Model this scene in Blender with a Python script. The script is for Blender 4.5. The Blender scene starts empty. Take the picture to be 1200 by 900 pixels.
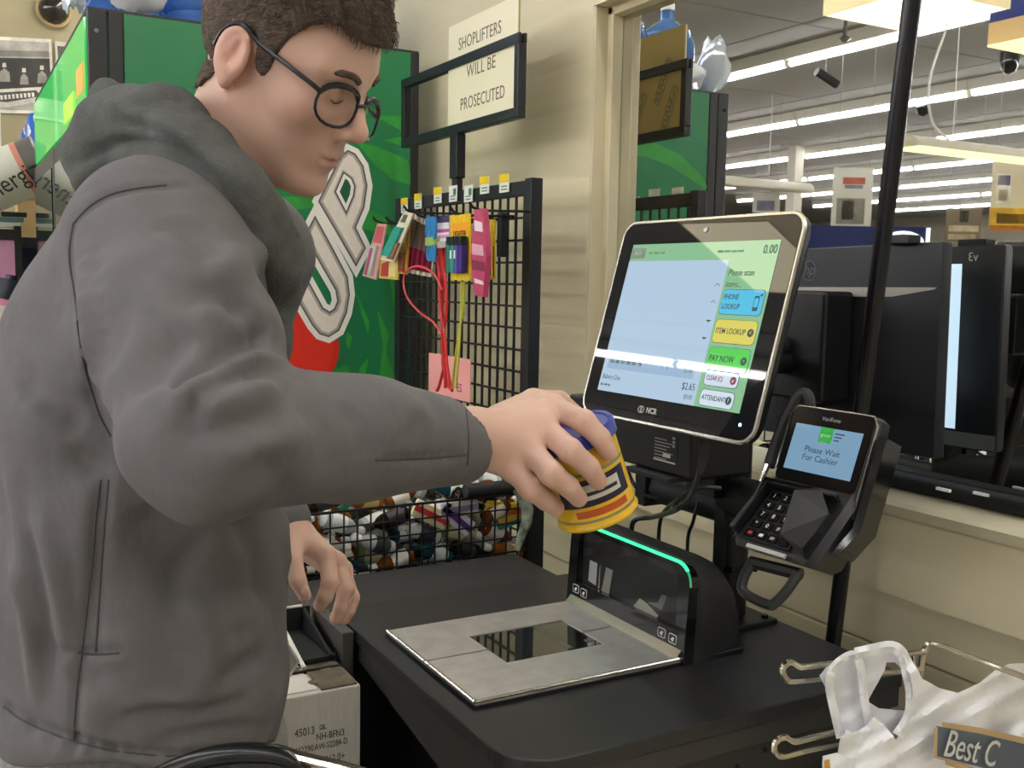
import bpy, bmesh, math, random
import numpy as np
from mathutils import Vector, Matrix
from mathutils.bvhtree import BVHTree
random.seed(7); np.random.seed(7)
C = bpy.context.scene.collection
V = Vector
# ------------------------------------------------------------------ camera
F_PX = 1184.5
YAW, PITCH, ROLL = [math.radians(a) for a in (29.365, 5.918, 1.0486)]
CAM = V((0, 0, 1.45))
FW = V((math.sin(YAW)*math.cos(PITCH), math.cos(YAW)*math.cos(PITCH), -math.sin(PITCH)))
_r = V((math.cos(YAW), -math.sin(YAW), 0)); _u = _r.cross(FW)
RT = math.cos(ROLL)*_r + math.sin(ROLL)*_u
UP = -math.sin(ROLL)*_r + math.cos(ROLL)*_u
cd = bpy.data.cameras.new('camera'); cam = bpy.data.objects.new('camera', cd); C.objects.link(cam)
cd.sensor_fit = 'HORIZONTAL'; cd.sensor_width = 36; cd.lens = F_PX/1200*36; cd.clip_start = .02; cd.clip_end = 200
cam.matrix_world = Matrix(((RT.x, UP.x, -FW.x, CAM.x), (RT.y, UP.y, -FW.y, CAM.y), (RT.z, UP.z, -FW.z, CAM.z), (0, 0, 0, 1)))
sc = bpy.context.scene; sc.camera = cam
sc.view_settings.view_transform = 'Standard'; sc.view_settings.look = 'None'
sc.view_settings.gamma = 1; sc.view_settings.use_curve_mapping = False
sc.view_settings.exposure = 0.85
w = bpy.data.worlds.new('world'); sc.world = w; w.use_nodes = True
w.node_tree.nodes['Background'].inputs[0].default_value = (0, 0, 0, 1)
w.node_tree.nodes['Background'].inputs[1].default_value = 0
TUBE = 18.0        # radiance of the shop's fluorescent tubes

def ray(x, y): return FW + RT*((x-600)/F_PX) - UP*((y-450)/F_PX)
def P(x, y, X=None, Y=None, Z=None, D=None):
    """point of the room seen at photo pixel x,y on a known plane (or at forward distance D)"""
    d = ray(x, y)
    if X is not None: t = (X-CAM.x)/d.x
    elif Y is not None: t = (Y-CAM.y)/d.y
    elif Z is not None: t = (Z-CAM.z)/d.z
    else: t = D
    return CAM + d*t
# ------------------------------------------------------------------ materials
def lin(h):
    h = h.lstrip('#'); o = []
    for i in (0, 2, 4):
        c = int(h[i:i+2], 16)/255
        o.append(c/12.92 if c <= .04045 else ((c+.055)/1.055)**2.4)
    return (*o, 1)
MATS = {}
def M(name, col='808080', rough=.5, metal=0, var=0, vs=8, stretch=(1,1,1), bump=0, bs=60, bstretch=None, emit=0, ecol=None, spec=.5, trans=0, alpha=1, col2=None, coat=0, ior=None, sss=0):
    if name in MATS: return MATS[name]
    m = bpy.data.materials.new(name); m.use_nodes = True; nt = m.node_tree; b = nt.nodes['Principled BSDF']
    b.inputs['Base Color'].default_value = lin(col); b.inputs['Roughness'].default_value = rough
    b.inputs['Metallic'].default_value = metal; b.inputs['Specular IOR Level'].default_value = spec
    b.inputs['Transmission Weight'].default_value = trans; b.inputs['Alpha'].default_value = alpha
    b.inputs['Coat Weight'].default_value = coat
    if ior: b.inputs['IOR'].default_value = ior
    if sss:
        b.inputs['Subsurface Weight'].default_value = sss; b.inputs['Subsurface Radius'].default_value = (.012, .005, .003); b.inputs['Subsurface Scale'].default_value = .6
    if emit:
        b.inputs['Emission Color'].default_value = lin(ecol or col); b.inputs['Emission Strength'].default_value = emit
    def mapping(st, s):
        tc = nt.nodes.new('ShaderNodeTexCoord'); mp = nt.nodes.new('ShaderNodeMapping'); mp.inputs['Scale'].default_value = st
        n = nt.nodes.new('ShaderNodeTexNoise'); n.inputs['Scale'].default_value = s; n.inputs['Detail'].default_value = 4
        nt.links.new(tc.outputs['Object'], mp.inputs[0]); nt.links.new(mp.outputs[0], n.inputs['Vector']); return n
    if var:
        n = mapping(stretch, vs); r = nt.nodes.new('ShaderNodeValToRGB'); c1 = lin(col)
        if col2: a, z = c1, lin(col2)
        else: a = (*[v*(1-var) for v in c1[:3]], 1); z = (*[min(1, v*(1+var)) for v in c1[:3]], 1)
        r.color_ramp.elements[0].color = a; r.color_ramp.elements[1].color = z
        r.color_ramp.elements[0].position = .32; r.color_ramp.elements[1].position = .68
        nt.links.new(n.outputs[0], r.inputs[0]); nt.links.new(r.outputs[0], b.inputs['Base Color'])
    if bump:
        n = mapping(bstretch or (1,1,1), bs); bp = nt.nodes.new('ShaderNodeBump'); bp.inputs['Strength'].default_value = bump; bp.inputs['Distance'].default_value = .01
        nt.links.new(n.outputs[0], bp.inputs['Height']); nt.links.new(bp.outputs[0], b.inputs['Normal'])
    MATS[name] = m; return m
def M_attr(name, attr, rough=.5, bump=0, bs=200, sss=0, spec=.4, bstretch=(1,1,1), var=0):
    m = M(name, 'ffffff', rough, bump=bump, bs=bs, sss=sss, spec=spec, bstretch=bstretch); nt = m.node_tree
    a = nt.nodes.new('ShaderNodeVertexColor'); a.layer_name = attr
    nt.links.new(a.outputs[0], nt.nodes['Principled BSDF'].inputs['Base Color']); return m
# ------------------------------------------------------------------ mesh builder
class MB:
    def __init__(s): s.v = []; s.f = []; s.m = []
    def add(s, vs, fs, mi=0, mat=None):
        o = len(s.v)
        for p in vs: s.v.append(tuple(mat @ V(p)) if mat else tuple(p))
        for f in fs: s.f.append([o+i for i in f]); s.m.append(mi)
        return s
    def box(s, a, b, mi=0, mat=None):
        x0, y0, z0 = a; x1, y1, z1 = b
        vs = [(x0,y0,z0),(x1,y0,z0),(x1,y1,z0),(x0,y1,z0),(x0,y0,z1),(x1,y0,z1),(x1,y1,z1),(x0,y1,z1)]
        return s.add(vs, [(0,3,2,1),(4,5,6,7),(0,1,5,4),(1,2,6,5),(2,3,7,6),(3,0,4,7)], mi, mat)
    def prism(s, pts, d0, d1, mi=0, mat=None):
        """outline pts (x,y) extruded along local z from d0 to d1"""
        n = len(pts); vs = [(p[0], p[1], d0) for p in pts]+[(p[0], p[1], d1) for p in pts]
        fs = [tuple(range(n))[::-1], tuple(range(n, 2*n))]+[(i, (i+1)%n, n+(i+1)%n, n+i) for i in range(n)]
        return s.add(vs, fs, mi, mat)
    def tube(s, pts, r, n=8, mi=0, cap=True, closed=False):
        pts = [V(p) for p in pts]; k = len(pts); rr = r if hasattr(r, '__len__') else [r]*k
        rings = []; up = None
        for i, p in enumerate(pts):
            if closed: t = pts[(i+1)%k]-pts[i-1]
            else: t = (pts[min(i+1, k-1)]-pts[max(i-1, 0)])
            if t.length < 1e-9: t = V((0,0,1))
            t.normalize()
            if up is None: up = V((0,0,1)) if abs(t.z) < .9 else V((1,0,0))
            a = t.cross(up)
            if a.length < 1e-6: a = t.orthogonal()
            a.normalize(); b = a.cross(t); b.normalize(); up = b
            rings.append([tuple(p+(a*math.cos(2*math.pi*j/n)+b*math.sin(2*math.pi*j/n))*rr[i]) for j in range(n)])
        vs = [q for rg in rings for q in rg]; fs = []
        for i in range(k if closed else k-1):
            i2 = (i+1)%k
            for j in range(n): fs.append((i*n+j, i*n+(j+1)%n, i2*n+(j+1)%n, i2*n+j))
        if cap and not closed: fs += [tuple(range(n))[::-1], tuple((k-1)*n+j for j in range(n))]
        return s.add(vs, fs, mi)
    def lathe(s, prof, n=20, mi=0, mat=None, cap=True):
        """prof: (r,z) from bottom to top round local z"""
        vs = [(r*math.cos(2*math.pi*j/n), r*math.sin(2*math.pi*j/n), z) for r, z in prof for j in range(n)]
        fs = [(i*n+j, i*n+(j+1)%n, (i+1)*n+(j+1)%n, (i+1)*n+j) for i in range(len(prof)-1) for j in range(n)]
        if cap: fs += [tuple(range(n))[::-1], tuple((len(prof)-1)*n+j for j in range(n))]
        return s.add(vs, fs, mi, mat)
    def loft(s, rings, mi=0, cap=True, mat=None):
        n = len(rings[0]); vs = [q for rg in rings for q in rg]
        fs = [(i*n+j, i*n+(j+1)%n, (i+1)*n+(j+1)%n, (i+1)*n+j) for i in range(len(rings)-1) for j in range(n)]
        if cap: fs += [tuple(range(n))[::-1], tuple((len(rings)-1)*n+j for j in range(n))]
        return s.add(vs, fs, mi, mat)
    def build(s, name, mats, parent=None, smooth=False, bevel=0, seg=2):
        me = bpy.data.meshes.new(name); me.from_pydata(s.v, [], s.f)
        for m in (mats if isinstance(mats, (list, tuple)) else [mats]): me.materials.append(m)
        me.polygons.foreach_set('material_index', s.m)
        bm = bmesh.new(); bm.from_mesh(me); bmesh.ops.recalc_face_normals(bm, faces=bm.faces)
        if bevel:
            es = [e for e in bm.edges if len(e.link_faces) == 2 and e.calc_face_angle(0) > .6]
            bmesh.ops.bevel(bm, geom=es, offset=bevel, segments=seg, affect='EDGES', profile=.5, clamp_overlap=True)
        bm.to_mesh(me); bm.free()
        if smooth:
            me.polygons.foreach_set('use_smooth', [True]*len(me.polygons))
            try: me.set_sharp_from_angle(angle=math.radians(40))
            except Exception: pass
        o = bpy.data.objects.new(name, me); C.objects.link(o)
        if parent: o.parent = parent; o.matrix_parent_inverse = parent.matrix_world.inverted() if False else Matrix()
        return o
def tag(o, label=None, cat=None, group=None, kind=None):
    if label: o['label'] = label
    if cat: o['category'] = cat
    if group: o['group'] = group
    if kind: o['kind'] = kind
    return o
def thing(name, label, cat, loc=(0,0,0), group=None):
    """Empty at the base of a thing; its parts are built in room coordinates and kept there"""
    o = bpy.data.objects.new(name, None); C.objects.link(o); o.location = loc; o.empty_display_size = .05
    return tag(o, label, cat, group)
def part(mb, name, mats, parent, smooth=False, bevel=0, seg=2):
    """build a part given in room coordinates under a thing (or under a part of it)"""
    o = mb.build(name, mats, None, smooth, bevel, seg); attach(o, parent); return o
def attach(o, parent):
    o.parent = parent; q = parent; loc = V((0,0,0)); mat = Matrix()
    chain = []
    while q: chain.append(q); q = q.parent
    for q in reversed(chain): mat = mat @ q.matrix_parent_inverse @ q.matrix_basis
    o.matrix_parent_inverse = mat.inverted()
def copy_tree(o, parent=None):
    c = o.copy(); C.objects.link(c); mpi = o.matrix_parent_inverse.copy(); c.parent = parent; c.matrix_parent_inverse = mpi
    for ch in list(o.children): copy_tree(ch, c)
    return c
def rrect(w, h, r, n=5, cx=0, cy=0):
    o = []
    for sx, sy, a0 in ((1,1,0), (-1,1,90), (-1,-1,180), (1,-1,270)):
        for i in range(n+1):
            a = math.radians(a0+90*i/n); o.append((cx+sx*(w/2-r)+r*math.cos(a), cy+sy*(h/2-r)+r*math.sin(a)))
    return o
def frame(o, x, y):
    x = V(x).normalized(); z = x.cross(V(y)).normalized(); y = z.cross(x); o = V(o)
    return Matrix(((x.x, y.x, z.x, o.x), (x.y, y.y, z.y, o.y), (x.z, y.z, z.z, o.z), (0,0,0,1)))
def text(name, s, size, mat4, mat, parent, ext=.0004, align='CENTER', sx=1.0, shear=0, bold=0, space=1.0):
    c = bpy.data.curves.new(name, 'FONT'); c.body = s; c.size = size; c.align_x = align; c.align_y = 'CENTER'; c.extrude = ext; c.resolution_u = 3; c.shear = shear; c.offset = bold; c.space_character = space
    t = bpy.data.objects.new('tmp', c); C.objects.link(t); dg = bpy.context.evaluated_depsgraph_get()
    me = bpy.data.meshes.new_from_object(t.evaluated_get(dg)); bpy.data.objects.remove(t); bpy.data.curves.remove(c)
    me.transform(mat4 @ Matrix.Diagonal((sx, 1, 1, 1))); me.materials.clear(); me.materials.append(mat)
    o = bpy.data.objects.new(name, me); C.objects.link(o)
    if parent: attach(o, parent)
    return o
def bez(p, n=12):
    """Catmull-Rom through points"""
    p = [V(q) for q in p]; o = []
    for i in range(len(p)-1):
        a, b, c, d = p[max(i-1,0)], p[i], p[i+1], p[min(i+2, len(p)-1)]
        for k in range(n):
            t = k/n; o.append(.5*((2*b)+(c-a)*t+(2*a-5*b+4*c-d)*t*t+(3*b-a-3*c+d)*t**3))
    return o+[p[-1]]
# ------------------------------------------------------------------ the room shell
XM, XW = 1.375, 1.31            # mirror plane, face of the wall
wallmat = M('wall_cream', 'd8cdaa', .42, var=.05, vs=2.2, bump=.4, bs=5, bstretch=(1,.06,3.2), spec=.4)
trimm = M('trim_cream', 'cfc39f', .4, var=.05, vs=6)
sillm = M('sill_cream', 'cdc3a4', .45, var=.06, vs=9)
def struct(mb, name, mats, **k): return tag(mb.build(name, mats, None, **k), kind='structure')
HC = 3.6
wr = MB(); wr.box((XW, 1.98, .957), (1.6, 7.2, HC)); wr.box((XW, -6, .957), (1.6, 1.98, 1.09)); wr.box((XW, -6, 2.07), (1.6, 1.98, HC)); wr.box((1.39, -6, 1.09), (1.6, 1.98, 2.07)); wr.box((1.40, 7.4, 0), (1.6, 26, HC))
wall = struct(wr, 'wall_right', wallmat)
z = .957
for i in range(9):                                   # lower boards, set back under the ledge
    b = MB().box((1.342, -6, z-.104), (1.6, 7.2, z), 0); z -= .107
    part(b, 'plank', wallmat, wall, bevel=.003, seg=1)
tag(MB().box((1.40, -6, 0), (1.6, 7.2, .95)).build('lower_wall', wallmat, wall), kind='structure')
t1 = MB(); t1.box((1.345, 1.955, 1.10), (1.3755, 1.981, 2.07)); t1.box((XW+.001, 1.974, 1.10), (1.3752, 1.984, 2.07)); t1.box((1.345, -5, 2.05), (1.3755, 1.981, 2.075))
struct(t1, 'trim_1', trimm, bevel=.003)
t2 = MB(); pr = [(XW-.006, 1.088), (XW-.008, 1.104), (XW-.002, 1.110), (XM+.003, 1.136), (XM+.02, 1.136), (XM+.02, 1.088)]
t2.loft([[(x, y, zz) for x, zz in pr] for y in (-5, 1.978)])
struct(t2, 'trim_2', sillm)
mirror = struct(MB().box((XM+.0035, -5, 1.128), (1.388, 1.982, 2.075)), 'window_1', M('mirror_back', '303030', .6))
part(MB().box((XM, -4.9, 1.130), (XM+.003, 1.98, 2.068)), 'mirror_glass', M('mirror_silver', 'dcdcd6', .012, 1.0), mirror)
tag(mirror, 'large mirror pane set into the cream wall above the sill')
floorm = M('floor_tile', 'c4bfb2', .3, var=.06, vs=3); 
fl = struct(MB().box((-24, -6, -.06), (1.6, 26, -.004)), 'floor', M('floor_grout', '9a917f', .6))
tile = None
for i in range(14):
    for j in range(14):
        if tile is None: tile = part(MB().box((-.151, -.151, -.004), (.151, .151, 0)), 'floor_tile', floorm, fl); t = tile
        else: t = tile.copy(); C.objects.link(t)
        t.location = (-2.6+.305*i, .2+.305*j, 0)
tag(part(MB().box((-24, 4.5, -.004), (1.6, 26, 0)).box((-24, -6, -.004), (-2.76, 4.5, 0)), 'floor_far_tiles', floorm, fl), kind='stuff')
ceilm = M('ceiling_grey', '918d86', .75, var=.05, vs=1.2)
ce = struct(MB().box((-24, -6, HC+.02), (1.6, 26, HC+.1)), 'ceiling', M('ceiling_seam', 'aaa79e', .7))
pn = None
for i in range(10):
    for j in range(13):
        if pn is None: pn = part(MB().box((-1.27, -1.21, HC), (1.27, 1.21, HC+.02)), 'ceiling_panel', ceilm, ce, bevel=.006, seg=1); t = pn
        else: t = pn.copy(); C.objects.link(t)
        t.location = (.3-2.56*i, -4.6+2.44*j, 0)
wb = MB().box((-2.2, 7.2, 0), (1.6, 7.4, HC)); wall_back = struct(wb, 'wall_back', M('wall_olive', 'a89e7c', .6, var=.04, vs=3))
struct(MB().box((-24, 26, 0), (1.6, 26.2, HC)), 'wall_far', M('wall_far_m', 'b9b2a0', .6))
struct(MB().box((-24.2, -6, 0), (-24, 26, HC)), 'wall_left', M('wall_far_m'))
struct(MB().box((-24, -6.2, 0), (1.6, -6, HC)), 'wall_front', M('wall_far_m'))
# ------------------------------------------------------------------ shop lights: rows of fluorescent fixtures along the aisle
tubem = M('tube_light', 'fffaf0', .4, emit=TUBE, ecol='f4f6fd'); housm = M('lamp_housing', 'd8d4c8', .5)
root = thing('fluorescent_fixture', 'long white fluorescent tube fixture on the shop ceiling, one of many end to end', 'light fixture', (0, 0, 3.45), 'fluorescent fixtures in rows on the ceiling')
part(MB().box((-.06, -1.215, 3.49), (.06, 1.215, 3.6)), 'housing', housm, root)
tb = MB().tube([(0, -1.18, 3.46), (0, 1.18, 3.46)], .026, 8); part(tb, 'tube', tubem, root, smooth=True)
for ya, yb in ((-1.21, -1.18), (1.18, 1.21)): part(MB().box((-.02, ya, 3.44), (.02, yb, 3.5)), 'lamp_holder', housm, root)
def in_picture(x, y):
    """does the photograph show any of this tube, directly or in the mirror?"""
    for k in range(25):
        for mx in (0, 1):
            p = V((2*XM-x if mx else x, y-1.2+.1*k, 3.46)); q = p-CAM; d = q.dot(FW)
            if d < .05 or (not mx and p.x > XW): continue
            u, v = 600+F_PX*q.dot(RT)/d, 450-F_PX*q.dot(UP)/d
            if not (0 <= u <= 1200 and 0 <= v <= 900): continue
            if not mx: return True
            t = XM/q.x; h = CAM+q*t
            if h.y < 1.98 and 1.13 < h.z < 2.068: return True
    return False
first = True
for k in range(9):
    for j in range(-2, 8):
        x, y = 1.05-2.57*k, 8.32+2.44*(j-3)
        if k < 2 and y > 6.5: continue                # behind the back wall: the shop floor ends there
        o = root if first else copy_tree(root); first = False
        o.location = (x, y, 3.45)
        o.name = 'fluorescent_fixture' if in_picture(x, y) else 'fluorescent_fixture_offscreen'
# ------------------------------------------------------------------ checkout counter
blk = M('laminate_black', '2a2929', .42, var=.12, vs=30, bump=.03, bs=400, spec=.45)
blk2 = M('laminate_edge', '343331', .42, var=.1, vs=20)
dark = M('void_black', '0b0b0c', .7)
plast = M('plastic_black', '151516', .38, bump=.02, bs=600)
plast2 = M('plastic_black_rough', '1d1d1e', .6, bump=.06, bs=500)
gloss = M('plastic_gloss', '0c0c0d', .12)
chrome = M('chrome_wire', 'cfc8b8', .22, 1.0)
ZC = .90
ct = thing('checkout_counter', 'black laminate self-checkout counter carrying the scanner and screen post', 'counter', (.86, 1.25, 0))
X0, X1, Y0, Y1 = .545, 1.18, .94, 1.567
out = [(X1, Y0), (X1, Y1), (X0, Y1)]
r = .07
for i in range(9):
    a = math.radians(180+90*i/8); out.append((X0+r+r*math.cos(a), Y0+r+r*math.sin(a)))
part(MB().prism(out, ZC-.022, ZC), 'worktop', blk, ct, bevel=.0025, seg=2)
fs = MB()                                            # tapering fascia under the left edge
ring0 = [(X0+.004, 1.45, ZC-.022), (X0+.02, 1.45, ZC-.022), (X0+.02, 1.45, ZC-.05), (X0+.004, 1.45, ZC-.05)]
ring1 = [(X0+.004, Y0+.06, ZC-.022), (X0+.02, Y0+.06, ZC-.022), (X0+.02, Y0+.06, ZC-.115), (X0+.004, Y0+.06, ZC-.115)]
fs.loft([ring0, ring1]); part(fs, 'fascia', blk2, ct)
part(MB().box((X0+.03, Y0+.012, .05), (X1-.01, Y0+.03, ZC-.05)), 'front_panel', M('laminate_black'), ct)
part(MB().box((X0+.02, Y0+.004, ZC-.052), (X1, Y0+.02, ZC-.022)), 'front_rail', blk2, ct, bevel=.002)
part(MB().box((X0+.10, Y0+.03, .05), (X0+.115, 1.56, ZC-.03)), 'inner_panel', blk, ct)
part(MB().box((X1-.03, Y0+.03, .05), (X1-.012, 1.56, ZC-.03)), 'back_panel', blk, ct)
part(MB().box((X0+.03, Y0+.05, .02), (X1-.02, 1.55, .08)), 'plinth', blk, ct)
for x, y in ((842, 881), (865, 874), (897, 879), (750, 898), (864, 898), (948, 846)):
    p = P(x, y, Y=Y0+.0115)
    part(MB().lathe([(.0035, -.001), (.0035, .001)], 8, mat=frame(p, (1,0,0), (0,0,1))), 'screw_hole', dark, ct)
# bagging table behind it
bt = thing('bagging_table', 'low black side table with grey end panel behind the scale', 'table', (.76, 1.66, 0))
part(MB().box((.524, 1.572, ZC-.03), (.994, 1.745, ZC-.004)), 'table_top', M('laminate_grey_black', '323130', .42, var=.1, vs=25), bt, bevel=.002)
part(MB().box((.522, 1.45, .02), (.541, 1.745, ZC-.001)), 'end_panel', M('panel_grey', '4a4844', .5, var=.08, vs=12), bt, bevel=.0015, seg=1)
part(MB().box((.545, 1.71, .02), (.98, 1.725, ZC-.03)), 'back_panel', blk, bt)
part(MB().box((.97, 1.58, .02), (.985, 1.71, ZC-.03)), 'side_panel', blk, bt)
# ------------------------------------------------------------------ scanner and scale
scn = thing('checkout_scanner', 'black bioptic checkout scanner with steel scale plate and green light strip', 'scanner', (.8, 1.25, ZC))
steel = M('brushed_steel', 'cfcecb', .40, .85, var=.08, vs=40, bump=.05, bs=300, bstretch=(1,8,1))
PX0, PX1, PY0, PY1 = .577, .912, 1.107, 1.402
q = [P(584.8, 752.3, Z=ZC+.008), P(680, 737, Z=ZC+.008), P(721.6, 759.7, Z=ZC+.008), P(618.6, 778, Z=ZC+.008)]
gx0, gx1 = .678, .845; gy0, gy1 = 1.205, 1.325
ym = 1.262
zt = ZC+.010
def plate(y0, y1, nm):
    mb = MB()
    mb.box((PX0, y0, ZC+.001), (gx0, y1, zt)); mb.box((gx1, y0, ZC+.001), (PX1, y1, zt))
    if y0 < gy0: mb.box((gx0, y0, ZC+.001), (gx1, gy0, zt))
    if y1 > gy1: mb.box((gx0, gy1, ZC+.001), (gx1, y1, zt))
    return part(mb, nm, steel, scn)
plate(PY0, ym-.0018, 'scale_plate'); plate(ym+.0018, PY1, 'scale_plate')
part(MB().box((PX0-.002, PY0-.002, ZC+.0005), (PX1, PY1+.002, ZC+.004)), 'plate_tray', dark, scn)
rim = MB(); rim.tube([(PX0, PY0, zt), (PX0, ym-.002, zt)], .0022, 6); rim.tube([(PX0, ym+.002, zt), (PX0, PY1, zt)], .0022, 6); rim.tube([(PX0, PY0, zt), (PX1, PY0, zt)], .0022, 6)
part(rim, 'plate_rim', M('steel_bright', 'e8e4d8', .2, 1.0), scn, smooth=True)
part(MB().prism([(PX1-.012, 0), (PX1+.004, 0), (PX1+.004, .012), (PX1, .012)], PY0, PY1, mat=Matrix(((1,0,0,0),(0,0,1,0),(0,1,0,zt),(0,0,0,1)))), 'plate_upstand', M('steel_bright'), scn)
wn = part(MB().box((gx0, gy0, ZC+.004), (gx1, gy1, ZC+.0085)), 'scan_window', M('scan_glass', '1a1c1a', .03, spec=.9, coat=1), scn)
part(MB().box((gx0+.11, gy0+.01, ZC+.0086), (gx0+.118, gy1-.01, ZC+.0092)).box((gx0+.15, gy0+.02, ZC+.0086), (gx1-.004, gy0+.03, ZC+.0092)), 'window_bracket', M('steel_dull', '8a8880', .35, 1.0), wn)
# tower: front face stands at the plate's wall side, shell lofted backwards
TX = .914; TY0, TY1 = 1.098, 1.418; TH = .148
def sect(x, h, ins, rad):
    w = TY1-TY0-2*ins; pts = []; cy = (TY0+TY1)/2
    pts = [(x, cy+w/2, ZC), (x, cy+w/2, ZC+h-rad)]
    for i in range(1, 7):
        a = math.radians(90*i/6); pts.append((x, cy+w/2-rad+rad*math.cos(a), ZC+h-rad+rad*math.sin(a)))
    for i in range(7):
        a = math.radians(90+90*i/6); pts.append((x, cy-w/2+rad+rad*math.cos(a), ZC+h-rad+rad*math.sin(a)))
    pts.append((x, cy-w/2, ZC)); return pts
sl = [(TX+.012, TH-.012, .006, .03), (TX+.018, TH-.001, .003, .04), (TX+.03, TH, .002, .045), (TX+.06, TH-.004, .004, .05), (TX+.085, TH-.016, .008, .055), (TX+.105, TH-.036, .014, .055), (TX+.115, TH-.06, .02, .05), (TX+.12, .02, .022, .01), (TX+.121, 0.001, .022, .0005)]
part(MB().loft([sect(*s) for s in sl]), 'tower_shell', plast2, scn, smooth=True)
part(MB().box((TX+.03, TY0+.003, ZC), (TX+.112, TY1-.003, ZC+.010)), 'tower_base', plast, scn, bevel=.002)
# front surround: rounded frame with opening
def ring_pts(w, h, rad, n=6):
    pts = [(-w/2, 0), (w/2, 0)]
    for i in range(n+1): a = math.radians(90*i/n); pts.append((w/2-rad+rad*math.cos(a), h-rad+rad*math.sin(a)))
    for i in range(n+1): a = math.radians(90+90*i/n); pts.append((-w/2+rad+rad*math.cos(a), h-rad+rad*math.sin(a)))
    return pts
TF = frame((TX, (TY0+TY1)/2, ZC), (0,-1,0), (.06,0,1))     # local x towards camera end, y up, z towards customer
outer = ring_pts(TY1-TY0-.006, TH-.004, .03); inner = [(x*.84, .046+(y-.0)*.63) for x, y in outer]
sur = MB(); n = len(outer)
vs = [(x, y, .004) for x, y in outer]+[(x, y, .004) for x, y in inner]+[(x, y, -.014) for x, y in outer]+[(x, y, -.014) for x, y in inner]
sur.add(vs, [(i, (i+1)%n, n+(i+1)%n, n+i) for i in range(n)]+[(2*n+i, 3*n+i, 3*n+(i+1)%n, 2*n+(i+1)%n) for i in range(n)]+[(i, 2*n+i, 2*n+(i+1)%n, (i+1)%n) for i in range(n)]+[(n+i, n+(i+1)%n, 3*n+(i+1)%n, 3*n+i) for i in range(n)], mat=TF)
part(sur, 'tower_surround', gloss, scn)
part(MB().prism([(x*.985, y*.985+.001) for x, y in inner], -.016, -.0145, mat=TF), 'cavity', dark, scn)
gl = M('tower_glass', '8a8d8c', .02, spec=.8, trans=1.0, ior=1.3)
part(MB().prism([(x*.998, y*.998) for x, y in inner], .001, .003, mat=TF), 'tower_glass', M('tower_glass_dark', '202322', .04, spec=1.0, coat=1, alpha=.13), scn)
whitep = M('mirror_plate', 'e4e6e2', .25)
def card(pts, nm, mat, par, zz=-.008, th=.0012): return part(MB().prism(pts, zz, zz+th, mat=TF), nm, mat, par)
card([(-.112, .052), (-.090, .050), (-.089, .108), (-.111, .110)], 'inner_mirror', whitep, scn)
card([(-.072, .046), (-.052, .044), (-.044, .094), (-.062, .098)], 'inner_mirror', M('mirror_plate2', 'b8b8a8', .3), scn)
card([(-.083, .048), (-.079, .048), (-.079, .112), (-.083, .112)], 'inner_mirror', M('steel_bright'), scn)
card([(.016, .046), (.068, .036), (.078, .050), (.046, .060), (.030, .062)], 'inner_mirror', M('mirror_plate3', 'd2d1c0', .25), scn)
card([(.05, .062), (.085, .060), (.095, .085), (.083, .084), (.075, .068)], 'inner_mirror', M('steel_dull'), scn)
card([(.02, .100), (.09, .085), (.094, .105), (.06, .117), (.03, .116)], 'scan_lens', gloss, scn)
for (x, y) in ((-.130, .034), (-.106, .033), (.104, .033), (.130, .032)):
    o = MB().prism(rrect(.018, .014, .003, 3, x, y), .0041, .0047, mat=TF); b = part(o, 'touch_key', M('print_white', 'd8d8d0', .5), scn)
    part(MB().prism(rrect(.0155, .0115, .002, 3, x, y), .0047, .0050, mat=TF), 'key_face', gloss, b)
    part(MB().prism([(x-.004, y-.002), (x+.002, y-.004), (x+.004, y+.003), (x-.001, y+.002)], .0050, .0053, mat=TF), 'key_symbol', M('print_white'), b)
tp = [TF @ V((x, y, .002)) for x, y in outer]
path = [TF @ V((x, y+.001, .0025)) for x, y in outer[6:10]+outer[10:15]]
k0 = len(outer)
strip = [TF @ V((x*1.0, y+.0015, .002)) for x, y in ring_pts(TY1-TY0-.006, TH-.004, .03, 8)[2:20]]
part(MB().tube(strip[4:14], .0028, 6), 'light_strip', M('green_led', '2ee68a', .4, emit=1.3, ecol='25e07f'), scn, smooth=True)
part(MB().tube(strip[:5]+[], .0018, 6), 'light_strip_end', M('green_led_dim', '3f8f68', .3, emit=.25, ecol='39c080'), scn, smooth=True)
# ------------------------------------------------------------------ screen post with shelf, arm and collars
st = thing('monitor_stand', 'tall black steel post with base plate bolted on the counter, carrying the touchscreen', 'stand', (1.12, 1.235, ZC))
bx, by = 1.115, 1.235
part(MB().lathe([(.026, ZC+.008), (.026, 1.33)], 16, mat=Matrix.Translation((bx, by, 0))).box((bx-.030, by-.012, ZC+.01), (bx-.018, by+.012, 1.33)), 'post', plast, st, smooth=True)
part(MB().box((bx-.05, by-.06, ZC), (bx+.05, by+.06, ZC+.009)), 'base_plate', plast, st, bevel=.002)
part(MB().lathe([(.006, ZC+.009), (.006, ZC+.014)], 6, mat=Matrix.Translation((bx+.035, by-.045, 0))), 'bolt', gloss, st)
part(MB().lathe([(.006, ZC+.009), (.006, ZC+.014)], 6, mat=Matrix.Translation((bx-.035, by-.045, 0))), 'bolt', gloss, st)
for zz in (.985, 1.09, 1.30):
    part(MB().lathe([(.030, zz), (.030, zz+.008)], 16, mat=Matrix.Translation((bx, by, 0))), 'collar', gloss, st, smooth=True)
    part(MB().lathe([(.005, -.004), (.005, .008)], 8, mat=frame((bx+.02, by-.028, zz+.004), (1,0,0), (0,0,1))), 'knob', gloss, st)
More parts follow.
